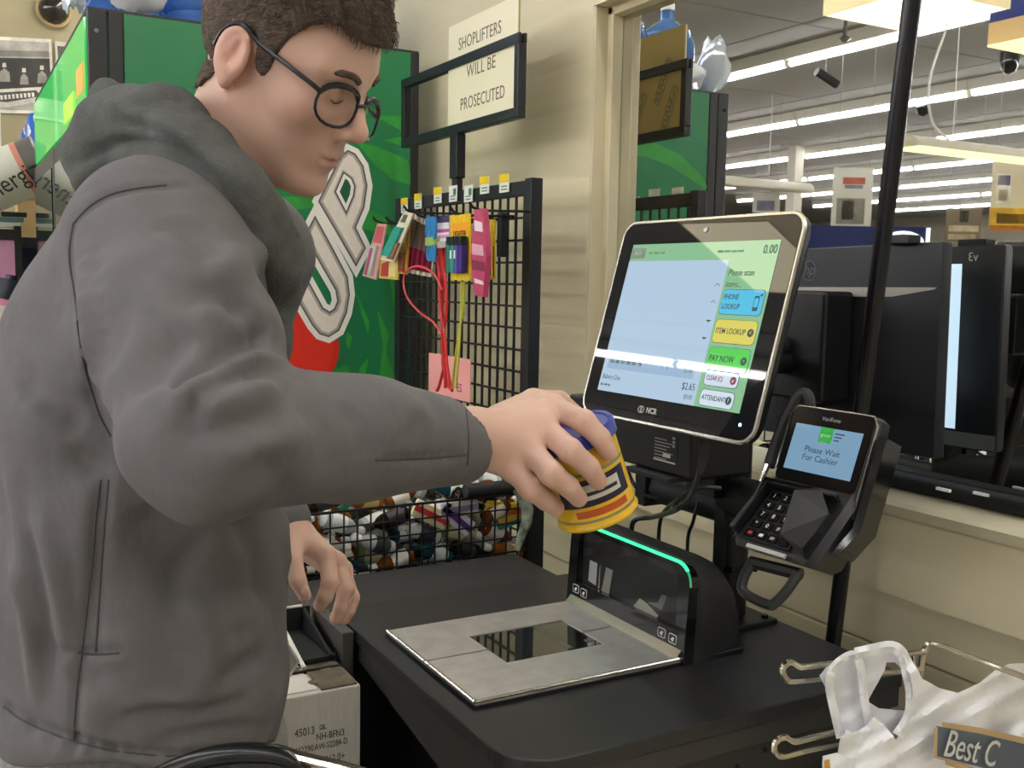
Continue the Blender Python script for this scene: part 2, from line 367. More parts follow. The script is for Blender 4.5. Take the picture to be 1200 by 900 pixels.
# horizontal box arm towards the far end, shelf on top, knuckle towards the pin pad
arm = MB(); arm.tube([(bx, by, 1.085), (bx-.01, by+.12, 1.088), (bx-.012, by+.19, 1.088)], [.03, .03, .032], 12)
part(arm, 'arm', plast2, st, smooth=True)
part(MB().box((bx-.05, by+.175, 1.055), (bx+.025, by+.205, 1.122)), 'arm_bracket', plast, st, bevel=.003)
part(MB().box((.94, 1.186, 1.149), (1.088, 1.302, 1.156)), 'shelf', plast2, st, bevel=.001, seg=1)
part(MB().box((bx-.06, by-.02, 1.11), (bx-.028, by+.05, 1.149)), 'shelf_bracket', plast, st)
kn = MB(); kn.tube([(bx, by, 1.105), (bx-.02, by-.08, 1.11), (bx-.06, by-.16, 1.125), (bx-.12, by-.27, 1.16)], [.034, .036, .03, .022], 12)
part(kn, 'pin_pad_arm', M('plastic_grey_black', '262624', .55), st, smooth=True)
mb = MB(); mb.box((bx-.14, by-.10, 1.33), (bx-.03, by+.04, 1.44)); mb.box((bx-.08, by-.03, 1.26), (bx+.02, by+.03, 1.345)); part(mb, 'tilt_bracket', plast, st, bevel=.006)
# ------------------------------------------------------------------ touch screen
MC = V((.897, 1.115, 1.396)); TS = frame(MC, (.03, -.9995, .003), (.267, .0115, .9637))
tsn = thing('touchscreen_monitor', 'large touchscreen with rounded silver rim showing a please scan items page', 'monitor', MC)
def tpart(mb, nm, mat, par=tsn, **k): return part(mb, nm, mat, par, **k)
W, H = .368, .300
rings = []
for ins, zz in ((.004, -.002), (0, -.006), (0, -.014), (.006, -.022), (.03, -.034), (.06, -.04)):
    rings.append([(x, y, zz) for x, y in rrect(W-2*ins, H-2*ins, .024 if ins < .02 else .02, 6)])
tpart(MB().loft(rings, mat=TS), 'housing', plast, smooth=True)
rim = [TS @ V((x, y, -.003)) for x, y in rrect(W-.001, H-.001, .024, 6)]
tpart(MB().tube(rim, .0032, 6, closed=True), 'rim', M('rim_silver', 'b4b0a6', .25, 1.0), smooth=True)
tpart(MB().prism(rrect(W-.006, H-.006, .021, 6), -.004, 0, mat=TS), 'bezel_glass', M('bezel_black', '18191b', .015, spec=.5, coat=.3))
def rect(x0, y0, x1, y1): return [(x0, y0), (x1, y0), (x1, y1), (x0, y1)]
E_ = .52
def em(nm, col, e=E_): return M('screen_'+nm, '0a0b0c', .015, emit=e, ecol=col, spec=.5, coat=.3)
def emd(nm, col='404040'): return M('ink_'+nm, col, .3)
scr = tpart(MB().prism(rect(-.152, -.114, .152, .114), .0001, .0006, mat=TS), 'screen', em('green', '8fc497'))
def sp(pts, z0, z1, nm, mat, par=scr): return tpart(MB().prism(pts, z0, z1, mat=TS), nm, mat, par)
sp(rect(-.152, -.114, .066, .088), .0006, .0009, 'item_list', em('paleblue', 'b7d0e6'))
sp(rect(-.152, .092, -.118, .108), .0006, .0009, 'title_mark', emd('grey', '6f8a78'))
sp(rect(-.142, -.079, .052, -.057), .0009, .0011, 'list_row', em('rowblue', '9fbcd8'))
ink = emd('dark', '3c5a48'); ink2 = emd('navy', '27415e'); inkg = emd('mid', '6a8a98')
def st_(s, size, x, y, mat, z=.0012, par=scr, align='CENTER', sx=.85, shear=0, bold=0): return text('screen_text', s, size, TS @ Matrix.Translation((x, y, z)), mat, par, .0001, align, sx, shear, bold)
st_('0.00', .017, .150, .101, ink, align='RIGHT')
st_('Please scan', .0125, .071, .070, ink, align='LEFT', shear=.1); st_('items...', .0125, .071, .054, ink, align='LEFT', shear=.1)
st_('NCR', .009, -.135, .100, emd('light', 'c9dccb')); [sp(rect(x_, .0985, x_+.011, .1015), .0009, .0011, 'title_line', emd('g2', '5f9a6c')) for x_ in (-.110, -.097, -.084, .040, .053, .066, .079)]
st_('$2.65', .014, .061, -.090, ink2, align='RIGHT'); st_('$0.00', .009, .060, -.104, inkg, align='RIGHT')
st_('Balance Due', .011, -.147, -.092, emd('mid2', '4c6678'), align='LEFT', sx=.8); [sp(rect(-.147+.009*k, -.106, -.140+.009*k, -.1025), .0009, .0011, 'list_mark', inkg) for k in range(3)]
[sp(rect(-.138+.013*k, -.0705, -.128+.013*k, -.0655), .0011, .0012, 'list_mark', inkg) for k in range(6)]; st_('1   T', .009, -.01, -.068, inkg); st_('$2.65', .009, .048, -.068, inkg, align='RIGHT')
for i, yy in enumerate((.052, .028, .004, -.020)):
    d = 1 if i < 2 else -1
    sp([(.050, yy), (.055, yy+.004*d), (.060, yy), (.0592, yy-.0008), (.055, yy+.0028*d), (.0508, yy-.0008)], .0009, .0011, 'scroll_arrow', inkg)
for nm, col, y, h, wd, lines, siz in (('phone', '5cc8ee', .0285, .033, .076, ('PHONE', 'LOOKUP'), .0105), ('item', 'e3d765', -.010, .031, .076, ('ITEM LOOKUP',), .0108), ('pay', '62d860', -.0475, .031, .076, ('PAY NOW',), .0125), ('clear', 'd7e4f2', -.074, .019, .062, ('CLEAR (C)',), .0085), ('help', 'd9e8f4', -.1005, .021, .062, ('ATTENDANT',), .0095)):
    cx = .109 if wd > .07 else .106
    if nm == 'phone': y = .0300
    b = sp(rrect(wd+.002, h+.002, .006, 4, cx, y), .0006, .0009, 'button_border', emd('btn_'+nm, '3f7a8a' if nm == 'phone' else '7f9a50' if nm == 'item' else '5f8f9a'))
    f = sp(rrect(wd, h, .0055, 4, cx, y), .0009, .0012, 'button', em('b_'+nm, col), b); 
    for i, s in enumerate(lines):
        yy = y+(.0065-.013*i if len(lines) > 1 else 0)
        t = text('button_text', s, siz, TS @ Matrix.Translation((cx-wd/2+.003, yy, .0014)), emd('btn_ink', '24424a') if nm != 'clear' else emd('btn_red', '9a3a4c'), scr, .0001, 'LEFT', .8, 0, .0001)
    ix = cx+wd/2-.0095
    if nm == 'phone':
        sp(rrect(.009, .020, .002, 3, ix-.002, y-.001), .0012, .0014, 'phone_symbol', emd('btn_ink')); sp(rect(ix-.0055, y-.006, ix+.0015, y+.006), .0014, .0015, 'phone_symbol', em('b_phone', col))
        sp([(ix+.002, y+.010), (ix+.007, y+.013), (ix+.006, y+.008)], .0012, .0014, 'phone_symbol', emd('btn_ink'))
    else:
        cc = [(ix+.001+.0055*math.cos(a*.5236), y+.0055*math.sin(a*.5236)) for a in range(12)]
        sp(cc, .0012, .0014, 'button_symbol', emd('btn_ink') if nm != 'clear' else emd('btn_red'))
        text('button_text', {'item': '<', 'pay': '=', 'clear': 'x', 'help': '?'}[nm], .009, TS @ Matrix.Translation((ix+.001, y, .0016)), em('b_'+nm, col), scr, .0001)
text('maker_mark', 'NCR', .011, TS @ Matrix.Translation((-.028, -.1315, .0006)), M('print_white'), tsn, .0002, 'LEFT', 1.0, 0, .0003)
for k in (-.042, -.0375):
    tpart(MB().tube([TS @ V((k+.0042*math.cos(a*.5236), -.1315+.0045*math.sin(a*.5236), .0004)) for a in range(12)], .0007, 4, closed=True), 'maker_ring', M('print_white'))
tpart(MB().lathe([(.0042, 0), (.0042, .001), (.002, .0012)], 14, mat=TS @ Matrix.Translation((.004, .1325, 0))), 'webcam', M('lens_grey', 'a9acb0', .15, .6))
tpart(MB().lathe([(.0022, 0), (.0022, .0006)], 10, mat=TS @ Matrix.Translation((.158, -.128, 0))), 'power_light', M('led_blue', 'bcd8ff', .3, emit=4, ecol='9cc4ff'))
# ------------------------------------------------------------------ receipt unit behind the screen
rc = thing('receipt_printer', 'black box with a printed rating plate on the shelf behind the touchscreen', 'printer', (1.02, 1.33, 1.1565))
part(MB().box((.96, 1.16, 1.1565), (1.08, 1.50, 1.25)), 'case', M('case_black', '0e0e0f', .5), rc, bevel=.004)
lb = frame((.9598, 1.222, 1.194), (0,-1,0), (0,0,1))
for i in range(1): l = part(MB().prism(rect(-.030, -.020, .030, .022), 0, .0004, mat=lb), 'rating_plate', M('label_black', '151515', .5), rc)
for i in range(7): part(MB().prism(rect(-.026, -.016+.005*i, -.026+.03+.008*((i*7)%3), -.0145+.005*i), .0004, .0007, mat=lb), 'rating_line', M('print_grey', 'a0a09a', .6), l)
part(MB().prism(rect(-.004, -.012, .014, -.006), .0007, .0009, mat=lb), 'barcode', M('print_white'), l); part(MB().prism(rect(-.028, -.0195, .026, -.017), .0004, .0007, mat=lb), 'rating_line', M('print_white'), l)
for i in range(3): part(MB().prism(rect(.018, .006+.006*i, .024, .010+.006*i), .0004, .0007, mat=lb), 'rating_mark', M('print_grey'), l)
# cables
def cable(nm, label, pts, rad=.0035, mat=plast):
    o = MB().tube(bez(pts, 8), rad, 6).build(nm, mat, None, True); return tag(o, label, 'cable')
cable('screen_cable', 'thick black cable looping from the touchscreen down behind the scanner', [P(822,515,D=1.40), P(821,545,D=1.41), P(810,580,D=1.42), P(790,598,D=1.45), P(765,606,X=1.05), P(742,612,X=1.06), V((1.066,1.44,.97)), V((1.066,1.44,.9045))], .0045)
cable('power_cable', 'thin black cable crossing under the screen shelf', [P(845,572,D=1.45), P(818,572,D=1.45), P(795,585,D=1.46), P(775,606,X=1.056), V((1.064,1.365,.98)), V((1.064,1.365,.9035))], .0035)
cable('shelf_cable', 'short black cable hanging from the far end of the shelf', [P(736,552,D=1.62), P(742,566,D=1.62), P(752,578,D=1.60), P(770,584,D=1.56)], .003)
cable('data_cable', 'straight black cable dropping behind the scanner tower', [P(818,588,X=1.075), P(812,612,X=1.07), P(806,632,X=1.068), V((1.066,1.285,.95)), V((1.066,1.285,.903))], .003)
tag(MB().loft([[P(x-w_,y,D=1.385)[:], P(x+w_,y,D=1.385)[:], P(x+w_,y,D=1.41)[:], P(x-w_,y,D=1.41)[:]] for x, y, w_ in ((828,512,4),(827,520,6),(825,532,7),(822,548,5),(820,556,3))]).build('cable_connector', plast2, None, True), 'black moulded plug under the lower edge of the touchscreen', 'plug')
# ------------------------------------------------------------------ green drinks cooler
CX0, CX1, CY0, CY1, CZ = .336, 1.235, 2.784, 4.40, 2.103
gr = M('cooler_green', '1c7a4a', .35, var=.10, vs=5); blackm = M('cooler_black', '202022', .4); lime = M('print_lime', '2f9a3a', .4, var=.18, vs=14); dgreen = M('print_dark_green', '0f5c3a', .4)
co = thing('drinks_cooler', 'tall green drinks cooler with large slanted UP lettering and red dot on its side', 'cooler', ((CX0+CX1)/2, 3.6, 0))
part(MB().box((CX0+.02, CY0+.006, .05), (CX1-.01, CY1-.006, CZ-.01)), 'cabinet', M('cooler_inner', '17623d', .5), co)
part(MB().box((CX0, CY0, .02), (CX0+.046, CY0+.03, CZ)), 'corner_post', blackm, co, bevel=.003)
part(MB().box((CX0+.049, CY0, .02), (CX0+.084, CY0+.03, CZ)), 'corner_post', blackm, co, bevel=.003)
part(MB().box((CX1-.024, CY0, .02), (CX1+.002, CY0+.03, CZ)), 'corner_post', blackm, co, bevel=.003)
sp_ = part(MB().box((CX0+.086, CY0+.002, .03), (CX1-.025, CY0+.02, CZ-.004)), 'side_panel', gr, co)
part(MB().box((CX0, CY0+.003, CZ-.006), (CX1, CY1, CZ+.003)), 'top_panel', blackm, co)
part(MB().lathe([(.006, 0), (.006, .004)], 10, mat=frame((CX0+.02, CY0-.001, CZ-.055), (1,0,0), (0,0,1))), 'bolt', gloss, co)
# lit header over the doors, doors below
hd = MB(); hd.box((CX0-.006, CY0+.02, CZ-.245), (CX0+.02, CY1-.02, CZ-.02)); header = part(hd, 'lit_header', M('header_green', '35c45a', .05, emit=.3, ecol='2fc05a'), co)
for y0, y1, z0, z1, c in ((2.83, 2.97, .05, .12, 'd8a050'), (3.05, 3.3, .02, .08, 'a8e84a')):
    part(MB().box((CX0-.009, y0, CZ-.245+z0), (CX0-.006, y1, CZ-.245+z1)), 'header_print', M('header_'+c, c, .3, emit=.35, ecol=c), header)
for y0, y1 in ((CY0+.03, 3.59), (3.61, CY1-.03)):
    d = part(MB().box((CX0-.012, y0, .15), (CX0+.012, y1, CZ-.26)), 'door', blackm, co, bevel=.004)
    part(MB().box((CX0-.016, y0+.05, .22), (CX0-.012, y1-.05, CZ-.32)), 'pane', M('door_glass', '22302a', .05, spec=.8), d)
    part(MB().tube([(CX0-.04, y0+.06, .9), (CX0-.04, y0+.06, 1.3)], .01, 8), 'handle', M('steel_dull'), d)
# lettering on the side, traced on the panel's own plane
def sidept(u, v): p = P(300+u/2.8125, 150+v/2.8125, Y=CY0); return (p.x, p.z)
SF = Matrix(((1,0,0,0),(0,0,-1,CY0+.002),(0,1,0,0),(0,0,0,1)))     # local x -> X, y -> Z, z -> -Y
def offs(pts, d):
    n = len(pts); a = sum(pts[i][0]*pts[(i+1)%n][1]-pts[(i+1)%n][0]*pts[i][1] for i in range(n)); sg = 1 if a > 0 else -1; o = []
    for i in range(n):
        p0, p1, p2 = V(pts[i-1]), V(pts[i]), V(pts[(i+1)%n]); e1 = (p1-p0).normalized(); e2 = (p2-p1).normalized()
        n1 = V((e1.y, -e1.x))*sg; n2 = V((e2.y, -e2.x))*sg; b = n1+n2
        if b.length < 1e-4: b = n1.copy()
        b.normalize(); k = max(.45, b.dot(n1)); q = p1+b*(d/k); o.append((q.x, q.y))
    return o
Upts = [sidept(*q) for q in ((133,430),(103,502),(150,590),(185,650),(210,680),(240,690),(275,668),(300,610),(310,550),(303,490),(250,388),(195,288),(160,355),(210,445),(262,535),(268,570),(258,595),(243,605),(222,592),(180,515))]
Ppts = [sidept(*q) for q in ((205,242),(270,353),(330,458),(363,395),(330,328),(358,262),(368,190),(355,125),(328,84),(303,72),(278,92),(240,170))]
Hpts = [sidept(*q) for q in ((290,152),(312,168),(322,192),(318,222),(297,272),(265,210))]
wh = M('print_offwhite', 'f1eee4', .45); dk = M('print_charcoal', '4a4644', .45); mg = M('print_taupe', 'a59f98', .45); cr = M('print_cream', 'e9e0d2', .45, var=.04, vs=60)
U_ = .0098
def flat(pts, z, nm, mat, par): return part(MB().prism(pts, 0, z, mat=SF), nm, mat, par)
for nm, pts in (('letter_u', Upts), ('letter_p', Ppts)):
    L = flat(offs(pts, .0155), .0008 if nm == 'letter_u' else .0009, nm, wh, sp_)
    for d, z, m in ((0, .0012, dk), (-.0032, .0014, M('print_mid', '8a837c', .45)), (-.0065, .0016, M('print_pale_taupe', 'b8b1a8', .45)), (-.0105, .0018, M('print_line', '857e77', .45)), (-.0115, .0020, cr)): flat(offs(pts, d), z, 'letter_outline', m, sp_)
for d, z, m in ((.009, .0023, M('print_pale_taupe')), (.005, .0025, dk), (.001, .0027, wh), (-.0085, .0029, dgreen)): flat(offs(Hpts, d), z, 'letter_hole', m, sp_)
cx_, cz_ = sidept(152, 731); rr_ = .1105
flat([(cx_+rr_*math.cos(a*math.pi/18), cz_+rr_*math.sin(a*math.pi/18)) for a in range(36)], .0004, 'red_dot', M('print_red', 'e2301f', .35), sp_)
blobs = [[(330,45),(400,60),(500,105),(520,190),(450,170),(390,120)], [(0,235),(100,225),(215,232),(190,262),(60,278),(0,275)], [(60,300),(160,292),(140,312),(70,318)], [(340,255),(420,290),(500,420),(430,350),(345,330)], [(0,330),(120,345),(60,420),(0,430)], [(330,540),(375,640),(370,680),(345,600)], [(400,600),(440,680),(430,740),(470,860),(400,860),(420,720)], [(440,480),(500,520),(500,860),(470,700)], [(300,670),(318,690),(308,735),(297,710)], [(225,860),(250,800),(300,780),(310,800),(280,860)], [(330,850),(345,790),(372,755),(362,820),(345,850)], [(420,40),(520,70),(520,20)], [(390,-40),(500,20),(520,-40)]]
_sw = []
for x_, y_ in ((738,165),(768,168),(796,180),(822,205),(832,224),(812,212),(788,196),(760,184),(738,182)):
    p_ = P(x_, y_, Y=CY0); _sw.append((2*XM-p_.x, p_.z))
flat(_sw, .0003, 'leaf_print', lime, sp_)
for b in blobs: flat([sidept(*q) for q in b], .0003, 'leaf_print', lime, sp_)
# water jugs on top of it, some still in film
jugm = M('jug_blue', '6f9fe0', .12, trans=.55, ior=1.2, var=.2, vs=12); film = M('film_clear', 'dfe6f0', .12, trans=.5, ior=1.1, bump=.6, bs=14)
def jug(loc, tiltless=True, label='', mat=jugm):
    t = thing('water_jug', label, 'jug', loc, 'water jugs on top of the cooler')
    prof = [(.10, 0), (.128, .01), (.13, .06), (.122, .075), (.13, .09), (.13, .15), (.122, .165), (.13, .18), (.13, .25), (.11, .30), (.05, .34), (.032, .355), (.03, .40)]
    part(MB().lathe([(r*.78, zz*.78) for r, zz in prof], 20, mat=Matrix.Translation(loc)), 'bottle_body', mat, t, smooth=True)
    part(MB().lathe([(.026, .31), (.026, .335), (.022, .34)], 14, mat=Matrix.Translation(loc)), 'cap', M('cap_white', 'e8ecf2', .4), t, smooth=True); return t
for i, (x, y) in enumerate(((.45, 3.0), (.66, 3.0), (.87, 3.0), (1.08, 3.0), (.55, 3.22), (.77, 3.22), (.99, 3.22))):
    jug((x, y, CZ+.003), label=['blue water jug on the cooler beside its black corner post', 'blue water jug on the cooler', 'blue water jug on the cooler', 'blue water jug on the cooler at its wall side', 'blue water jug behind the front row on the cooler', 'blue water jug behind the front row on the cooler', 'blue water jug behind the front row on the cooler'][i])
# crumpled film bag hanging over the corner
def blob(c, r, seed, n=18, amp=.25, m=10):
    rnd = random.Random(seed); ph = [(rnd.uniform(0, 6.28), rnd.uniform(2, 6), rnd.uniform(2, 6)) for _ in range(4)]; rings = []
    for i in range(1, m):
        th = math.pi*i/m; ring = []
        for j in range(n):
            f = 2*math.pi*j/n; k = 1+amp*sum(math.sin(a+round(b)*f+d*th) for a, b, d in ph)/4
            ring.append((c[0]+r[0]*k*math.sin(th)*math.cos(f), c[1]+r[1]*k*math.sin(th)*math.sin(f), c[2]-r[2]*k*math.cos(th)))
        rings.append(ring)
    return MB().loft(rings)
o = blob((.318, 2.9, 2.22), (.042, .075, .10), 4).build('film_bag', film, None, True); tag(o, 'crumpled clear film bag hanging over the cooler corner', 'plastic film')
o = blob((.47, 2.85, 2.165), (.075, .045, .045), 9).build('film_bag', M('film_white', 'e6e8ec', .25, alpha=.75, bump=.6, bs=14), None, True); tag(o, 'crumpled white film lying along the cooler top', 'plastic film')
# ------------------------------------------------------------------ wire grid panel with sign holder
GX = 1.14; wire = M('wire_black', '17171a', .4); barm = M('bar_black', '1b1c20', .42)
gp = thing('grid_panel', 'black wire grid display panel with thick frame standing by the cream wall', 'display rack', (GX, 2.3, 0))
gy0, gy1, gz1 = 1.935, 2.70, 1.672
part(MB().box((GX-.012, gy0, .02), (GX+.018, gy0+.03, gz1)), 'post', barm, gp, bevel=.002)
part(MB().box((GX-.012, gy1-.03, .02), (GX+.018, gy1, gz1)), 'post', barm, gp, bevel=.002)
part(MB().box((GX-.010, gy0+.03, gz1-.036), (GX+.012, gy1-.03, gz1-.004)), 'top_bar', barm, gp, bevel=.002)
part(MB().box((GX-.010, gy0+.03, .06), (GX+.012, gy1-.03, .09)), 'bottom_bar', barm, gp)
y = gy0+.052
while y < gy1-.035:
    part(MB().box((GX+.000, y-.0025, .09), (GX+.005, y+.0025, gz1-.03)), 'upright_wire', wire, gp); y += .0385
zz = gz1-.085
while zz > .55:
    part(MB().box((GX-.005, gy0+.03, zz-.0025), (GX+.0, gy1-.03, zz+.0025)), 'cross_wire', wire, gp); zz -= .0495
# round bolts heads on the post
part(MB().box((GX-.03, gy0+.10, 1.50), (GX-.012, gy0+.122, 1.60)), 'hook_bracket', barm, gp, bevel=.002)
sh = thing('sign_holder', 'black rectangular sign frame on a stem above the wire grid', 'sign frame', (GX, 2.33, gz1))
def gpt(x, y, X=GX): return P(x, y, X=X)
fy0, fy1, fz0, fz1 = 2.005, 2.665, 1.809, 1.994
def bar(a, b, nm, par, t=.011, m=barm): return part(MB().box((GX-t, a[0], a[1]), (GX+t, b[0], b[1])), nm, m, par, bevel=.002)
bar((fy0, fz0), (fy1, fz0+.024), 'frame_rail', sh); [part(MB().box((GX+x0_, fy0, fz1-.022), (GX+x1_, fy1, fz1)), 'frame_rail', barm, sh, bevel=.001) for x0_, x1_ in ((-.011, -.0034), (.003, .011))]; bar((fy0, fz0+.024), (fy0+.02, fz1-.022), 'frame_stile', sh); bar((fy1-.02, fz0+.024), (fy1, fz1-.022), 'frame_stile', sh)
sy = gpt(536, 190).y
bar((sy-.020, 1.70), (sy+.020, fz0), 'stem', sh, .013); bar((sy-.014, gz1-.004), (sy+.014, 1.70), 'stem_sleeve', sh, .009)
# notice sheet and the board behind it
sA, sB = gpt(527.5, 32.5), gpt(531, 147); sy1 = sA.y; sy0 = fy0+.0195; sz0 = fz0+.0235; sz1 = sA.z
nt_ = thing('notice_sheet', 'cream notice reading shoplifters will be prosecuted, propped in the black sign frame', 'sign', (GX, 2.2, sz0))
part(MB().box((GX-.0035, sy0, sz0), (GX-.001, sy1, sz1)), 'sheet', M('paper_cream', 'f0e8c8', .35, spec=.4), nt_)
bk = part(MB().box((GX-.001, sy0, sz0), (GX+.003, sy1, sz1)), 'backing_board', M('film_tan', 'a5925f', .5, var=.05, vs=10), nt_)
ti = M('ink_brown', '7a6a58', .6)
NF = frame((GX-.0036, 0, 0), (0,-1,0), (0,0,1))
for s, x, y in (('SHOPLIFTERS', 563, 43), ('WILL BE', 565, 79), ('PROSECUTED', 566, 116)):
    p = gpt(x, y); text('lettering', s, .042, NF @ Matrix.Translation((-p.y, p.z, 0)), ti, nt_, .0003, sx=.95 if s == 'WILL BE' else .86, space=1.05)
BF = frame((GX+.0032, 0, 0), (0,1,0), (0,0,1))
for i in range(3):
    for j in range(4):
        yy = sy0+.05+.13*i+.03*(j%2); z_ = sz0+.052+.07*j
        if z_ > sz1-.056 or yy > sy1-.03 or yy < sy0+.03: continue
        text('film_print', 'DURAPLEX', .022, BF @ Matrix.Translation((yy, z_, 0)) @ Matrix.Rotation(math.radians(-65), 4, 'Z'), M('ink_dark', '3a3020', .6), bk, .0002)
        R_ = BF @ Matrix.Translation((yy, z_, .0002)) @ Matrix.Rotation(math.radians(-65), 4, 'Z')
        part(MB().tube([R_ @ V((x, y, 0)) for x, y in rrect(.115, .026, .006, 2)], .0007, 4, closed=True), 'film_print_border', M('ink_dark'), bk)
# ------------------------------------------------------------------ price tags clipped on the top bar
for i, (x, y, k) in enumerate(((474, 241, 0), (490, 236, 0), (513, 229, 0), (531, 227, 1), (549, 227, 1), (568, 217, 0), (591, 215, 0))):
    p = P(x, y, X=GX-.014); t = thing('price_tag', ['yellow and white price tag on the grid bar end by the cooler', 'yellow and white price tag above the tilted toothbrush pack', 'yellow and white price tag above the purple headed cable pack', 'white price tag with green mark right at the sign stem', 'white price tag with green mark above the pink pouch', 'yellow and white price tag between sign stem and grid corner', 'yellow and white price tag close to the grid corner post'][i], 'price tag', p, 'price tags along the grid top bar')
    part(MB().box((p.x-.001, p.y-.022, p.z-.02), (p.x+.001, p.y+.022, p.z+.02)), 'card', M('tag_white', 'eef0ea', .5), t)
    if k: part(MB().box((p.x-.002, p.y-.018, p.z-.004), (p.x-.001, p.y-.004, p.z+.012)), 'green_mark', M('tag_green', '2f8a4a', .5), t)
    else: part(MB().box((p.x-.002, p.y-.022, p.z+.002), (p.x-.001, p.y+.022, p.z+.021)), 'yellow_strip', M('tag_yellow', 'f0d21e', .5), t)
    for q in range(2): part(MB().box((p.x-.002, p.y-.014, p.z-.015+.007*q), (p.x-.001, p.y+.012, p.z-.012+.007*q)), 'price_line', M('ink_grey', '6a6a6a', .6), t)
# ------------------------------------------------------------------ packs hanging on hooks
def hook(px, py, xt, par=gp):
    p = P(px, py, X=xt); part(MB().tube([(GX, p.y, p.z-.012), (xt+.03, p.y, p.z-.016), (xt+.008, p.y, p.z-.010), (xt, p.y, p.z)], .0032, 6), 'hook', wire, par, smooth=True)
def hang(name, label, cat, corners, X, cols, blister=None, group=None, lines=(), thick=.004):
    pts = [P(x, y, X=X) for x, y in corners]; F = frame((X, 0, 0), (0,-1,0), (0,0,1)); loc = [(-p.y, p.z) for p in pts]
    top = max(pts, key=lambda p: p.z); t = thing(name, label, cat, (X, sum(p.y for p in pts)/len(pts), min(p.z for p in pts)), group)
    part(MB().prism(loc, -thick, 0, mat=F), 'card', M('pack_'+cols[0], cols[0], .35, var=.12, vs=60), t)
    def bil(u, v):
        a, b, c, d = [V(q) for q in loc[:4]]; q = (a*(1-u)+b*u)*(1-v)+(d*(1-u)+c*u)*v; return (q.x, q.y)
    for (u0, v0, u1, v1, c, h) in (blister or ()):
        part(MB().prism([bil(u0, v0), bil(u1, v0), bil(u1, v1), bil(u0, v1)], 0, h, mat=F), 'panel' if h < .002 else 'blister', M('pack_'+c, c, .2 if h > .002 else .4), t)
    for s, u, v, size, c in lines:
        q = bil(u, v); text('lettering', s, size, F @ Matrix.Translation((q[0], q[1], .0016)), M('pack_'+c, c, .5), t, .0002, sx=.8)
    return t
hook(437, 254, .98); hook(452, 254, .99); hook(473, 241, .98); hook(486, 247, .99); hook(505, 248, .98); hook(528, 243, .98); hook(550, 237, .98); hook(565, 248, 1.075)
hang('toothbrush_pack', 'pink toothbrush blister pack hanging beside the green cooler', 'pack', ((442,262),(452.5,262.5),(440,328),(424.5,323)), 1.0, ['d9a8a2'], [(.1,.05,.9,.35,'cc5a62',.001), (.2,.4,.75,.95,'c9c4c0',.008), (.3,.45,.5,.95,'b85a80',.01)], 'packs hanging on the wire grid')
hang('toothbrush_pack', 'teal toothbrush in a cream pack tilted sideways on its hook', 'pack', ((473,248),(484,250),(461,307),(445,304)), .985, ['e6dfc8'], [(.1,.3,.75,.9,'3fa79a',.008), (.2,.05,.6,.2,'5a5a50',.001), (.55,.6,.95,.95,'a8705a',.006)], 'packs hanging on the wire grid')
hang('toothbrush_pack', 'yellow toothbrush card with red panel under the tilted pack', 'pack', ((446,303),(466,290),(466,328),(444,326)), 1.005, ['dcc05a'], [(.1,.3,.5,.9,'c03a3e',.001), (.55,.4,.9,.9,'e8d890',.001)], 'packs hanging on the wire grid')
hang('toothbrush_pack', 'amber toothbrush pack between the tilted pack and the red ones', 'pack', ((471,270),(480,262),(476,322),(464,320)), 1.01, ['b08a3a'], [(.15,.1,.7,.5,'c8b04a',.004), (.2,.55,.8,.95,'8a3a2a',.004)], 'packs hanging on the wire grid')
for k in range(5):
    hang('toothbrush_pack', 'dark red toothbrush pack with cream edge in the row of five', 'pack', ((483+5.4*k,248+3.2*k),(489.5+5.2*k,251+3*k),(478+6.6*k,320+1.2*k),(470+6.9*k,317+1.6*k)), 1.02+.006*k, ['e2d8c4'], [(.05,.02,.5,.12,'b82c34',.001), (.4,.1,.98,.55,'6a5a50',.006), (.35,.55,.98,.92,'7c1f3a',.007)], 'packs hanging on the wire grid')
def P3(l, X): return [P(x, y, X=X) for x, y in l]
t = thing('cable_bundle', 'blue charging cable folded and held by a green band', 'cable', P(505, 300, X=1.0))
for k in range(5): part(MB().tube(bez(P3([(501+2.2*k, 254), (500.5+2.4*k, 272), (503+1.4*k, 284), (501+2.2*k, 296), (503+1.6*k, 306)], 1.0-.003*k), 6), .0042, 6), 'cable_loop', M('cable_blue', '2f86c4', .4), t, smooth=True)
q0 = P(500.5, 278, X=.99); q1 = P(510.5, 288, X=.99); part(MB().box((.984, min(q0.y, q1.y), min(q0.z, q1.z)), (1.008, max(q0.y, q1.y), max(q0.z, q1.z))), 'band', M('band_green', '9ab85a', .5), t, bevel=.003)
hang('cable_pack', 'white and pink cable pack with a purple header', 'pack', ((512,253),(526.5,252),(526,290),(512,291)), 1.0, ['e9e4e6'], [(0,0,1,.22,'3a2c5a',.001), (0,.42,1,.52,'c0508a',.001), (0,.6,1,.7,'d49ab8',.001), (.1,.8,.9,1,'b8b4b0',.006)], 'packs hanging on the wire grid')
hang('lighter_pack', 'yellow card of purple and teal lighters', 'pack', ((527.5,253),(550,250),(550,329),(529,328)), 1.0, ['f0c81e'], [(.1,.12,.95,.3,'f6a51e',.001)], 'packs hanging on the wire grid', [('LIGHTER', .52, .30, .02, '2a1a10')])
lg = bpy.data.objects['lighter_pack']
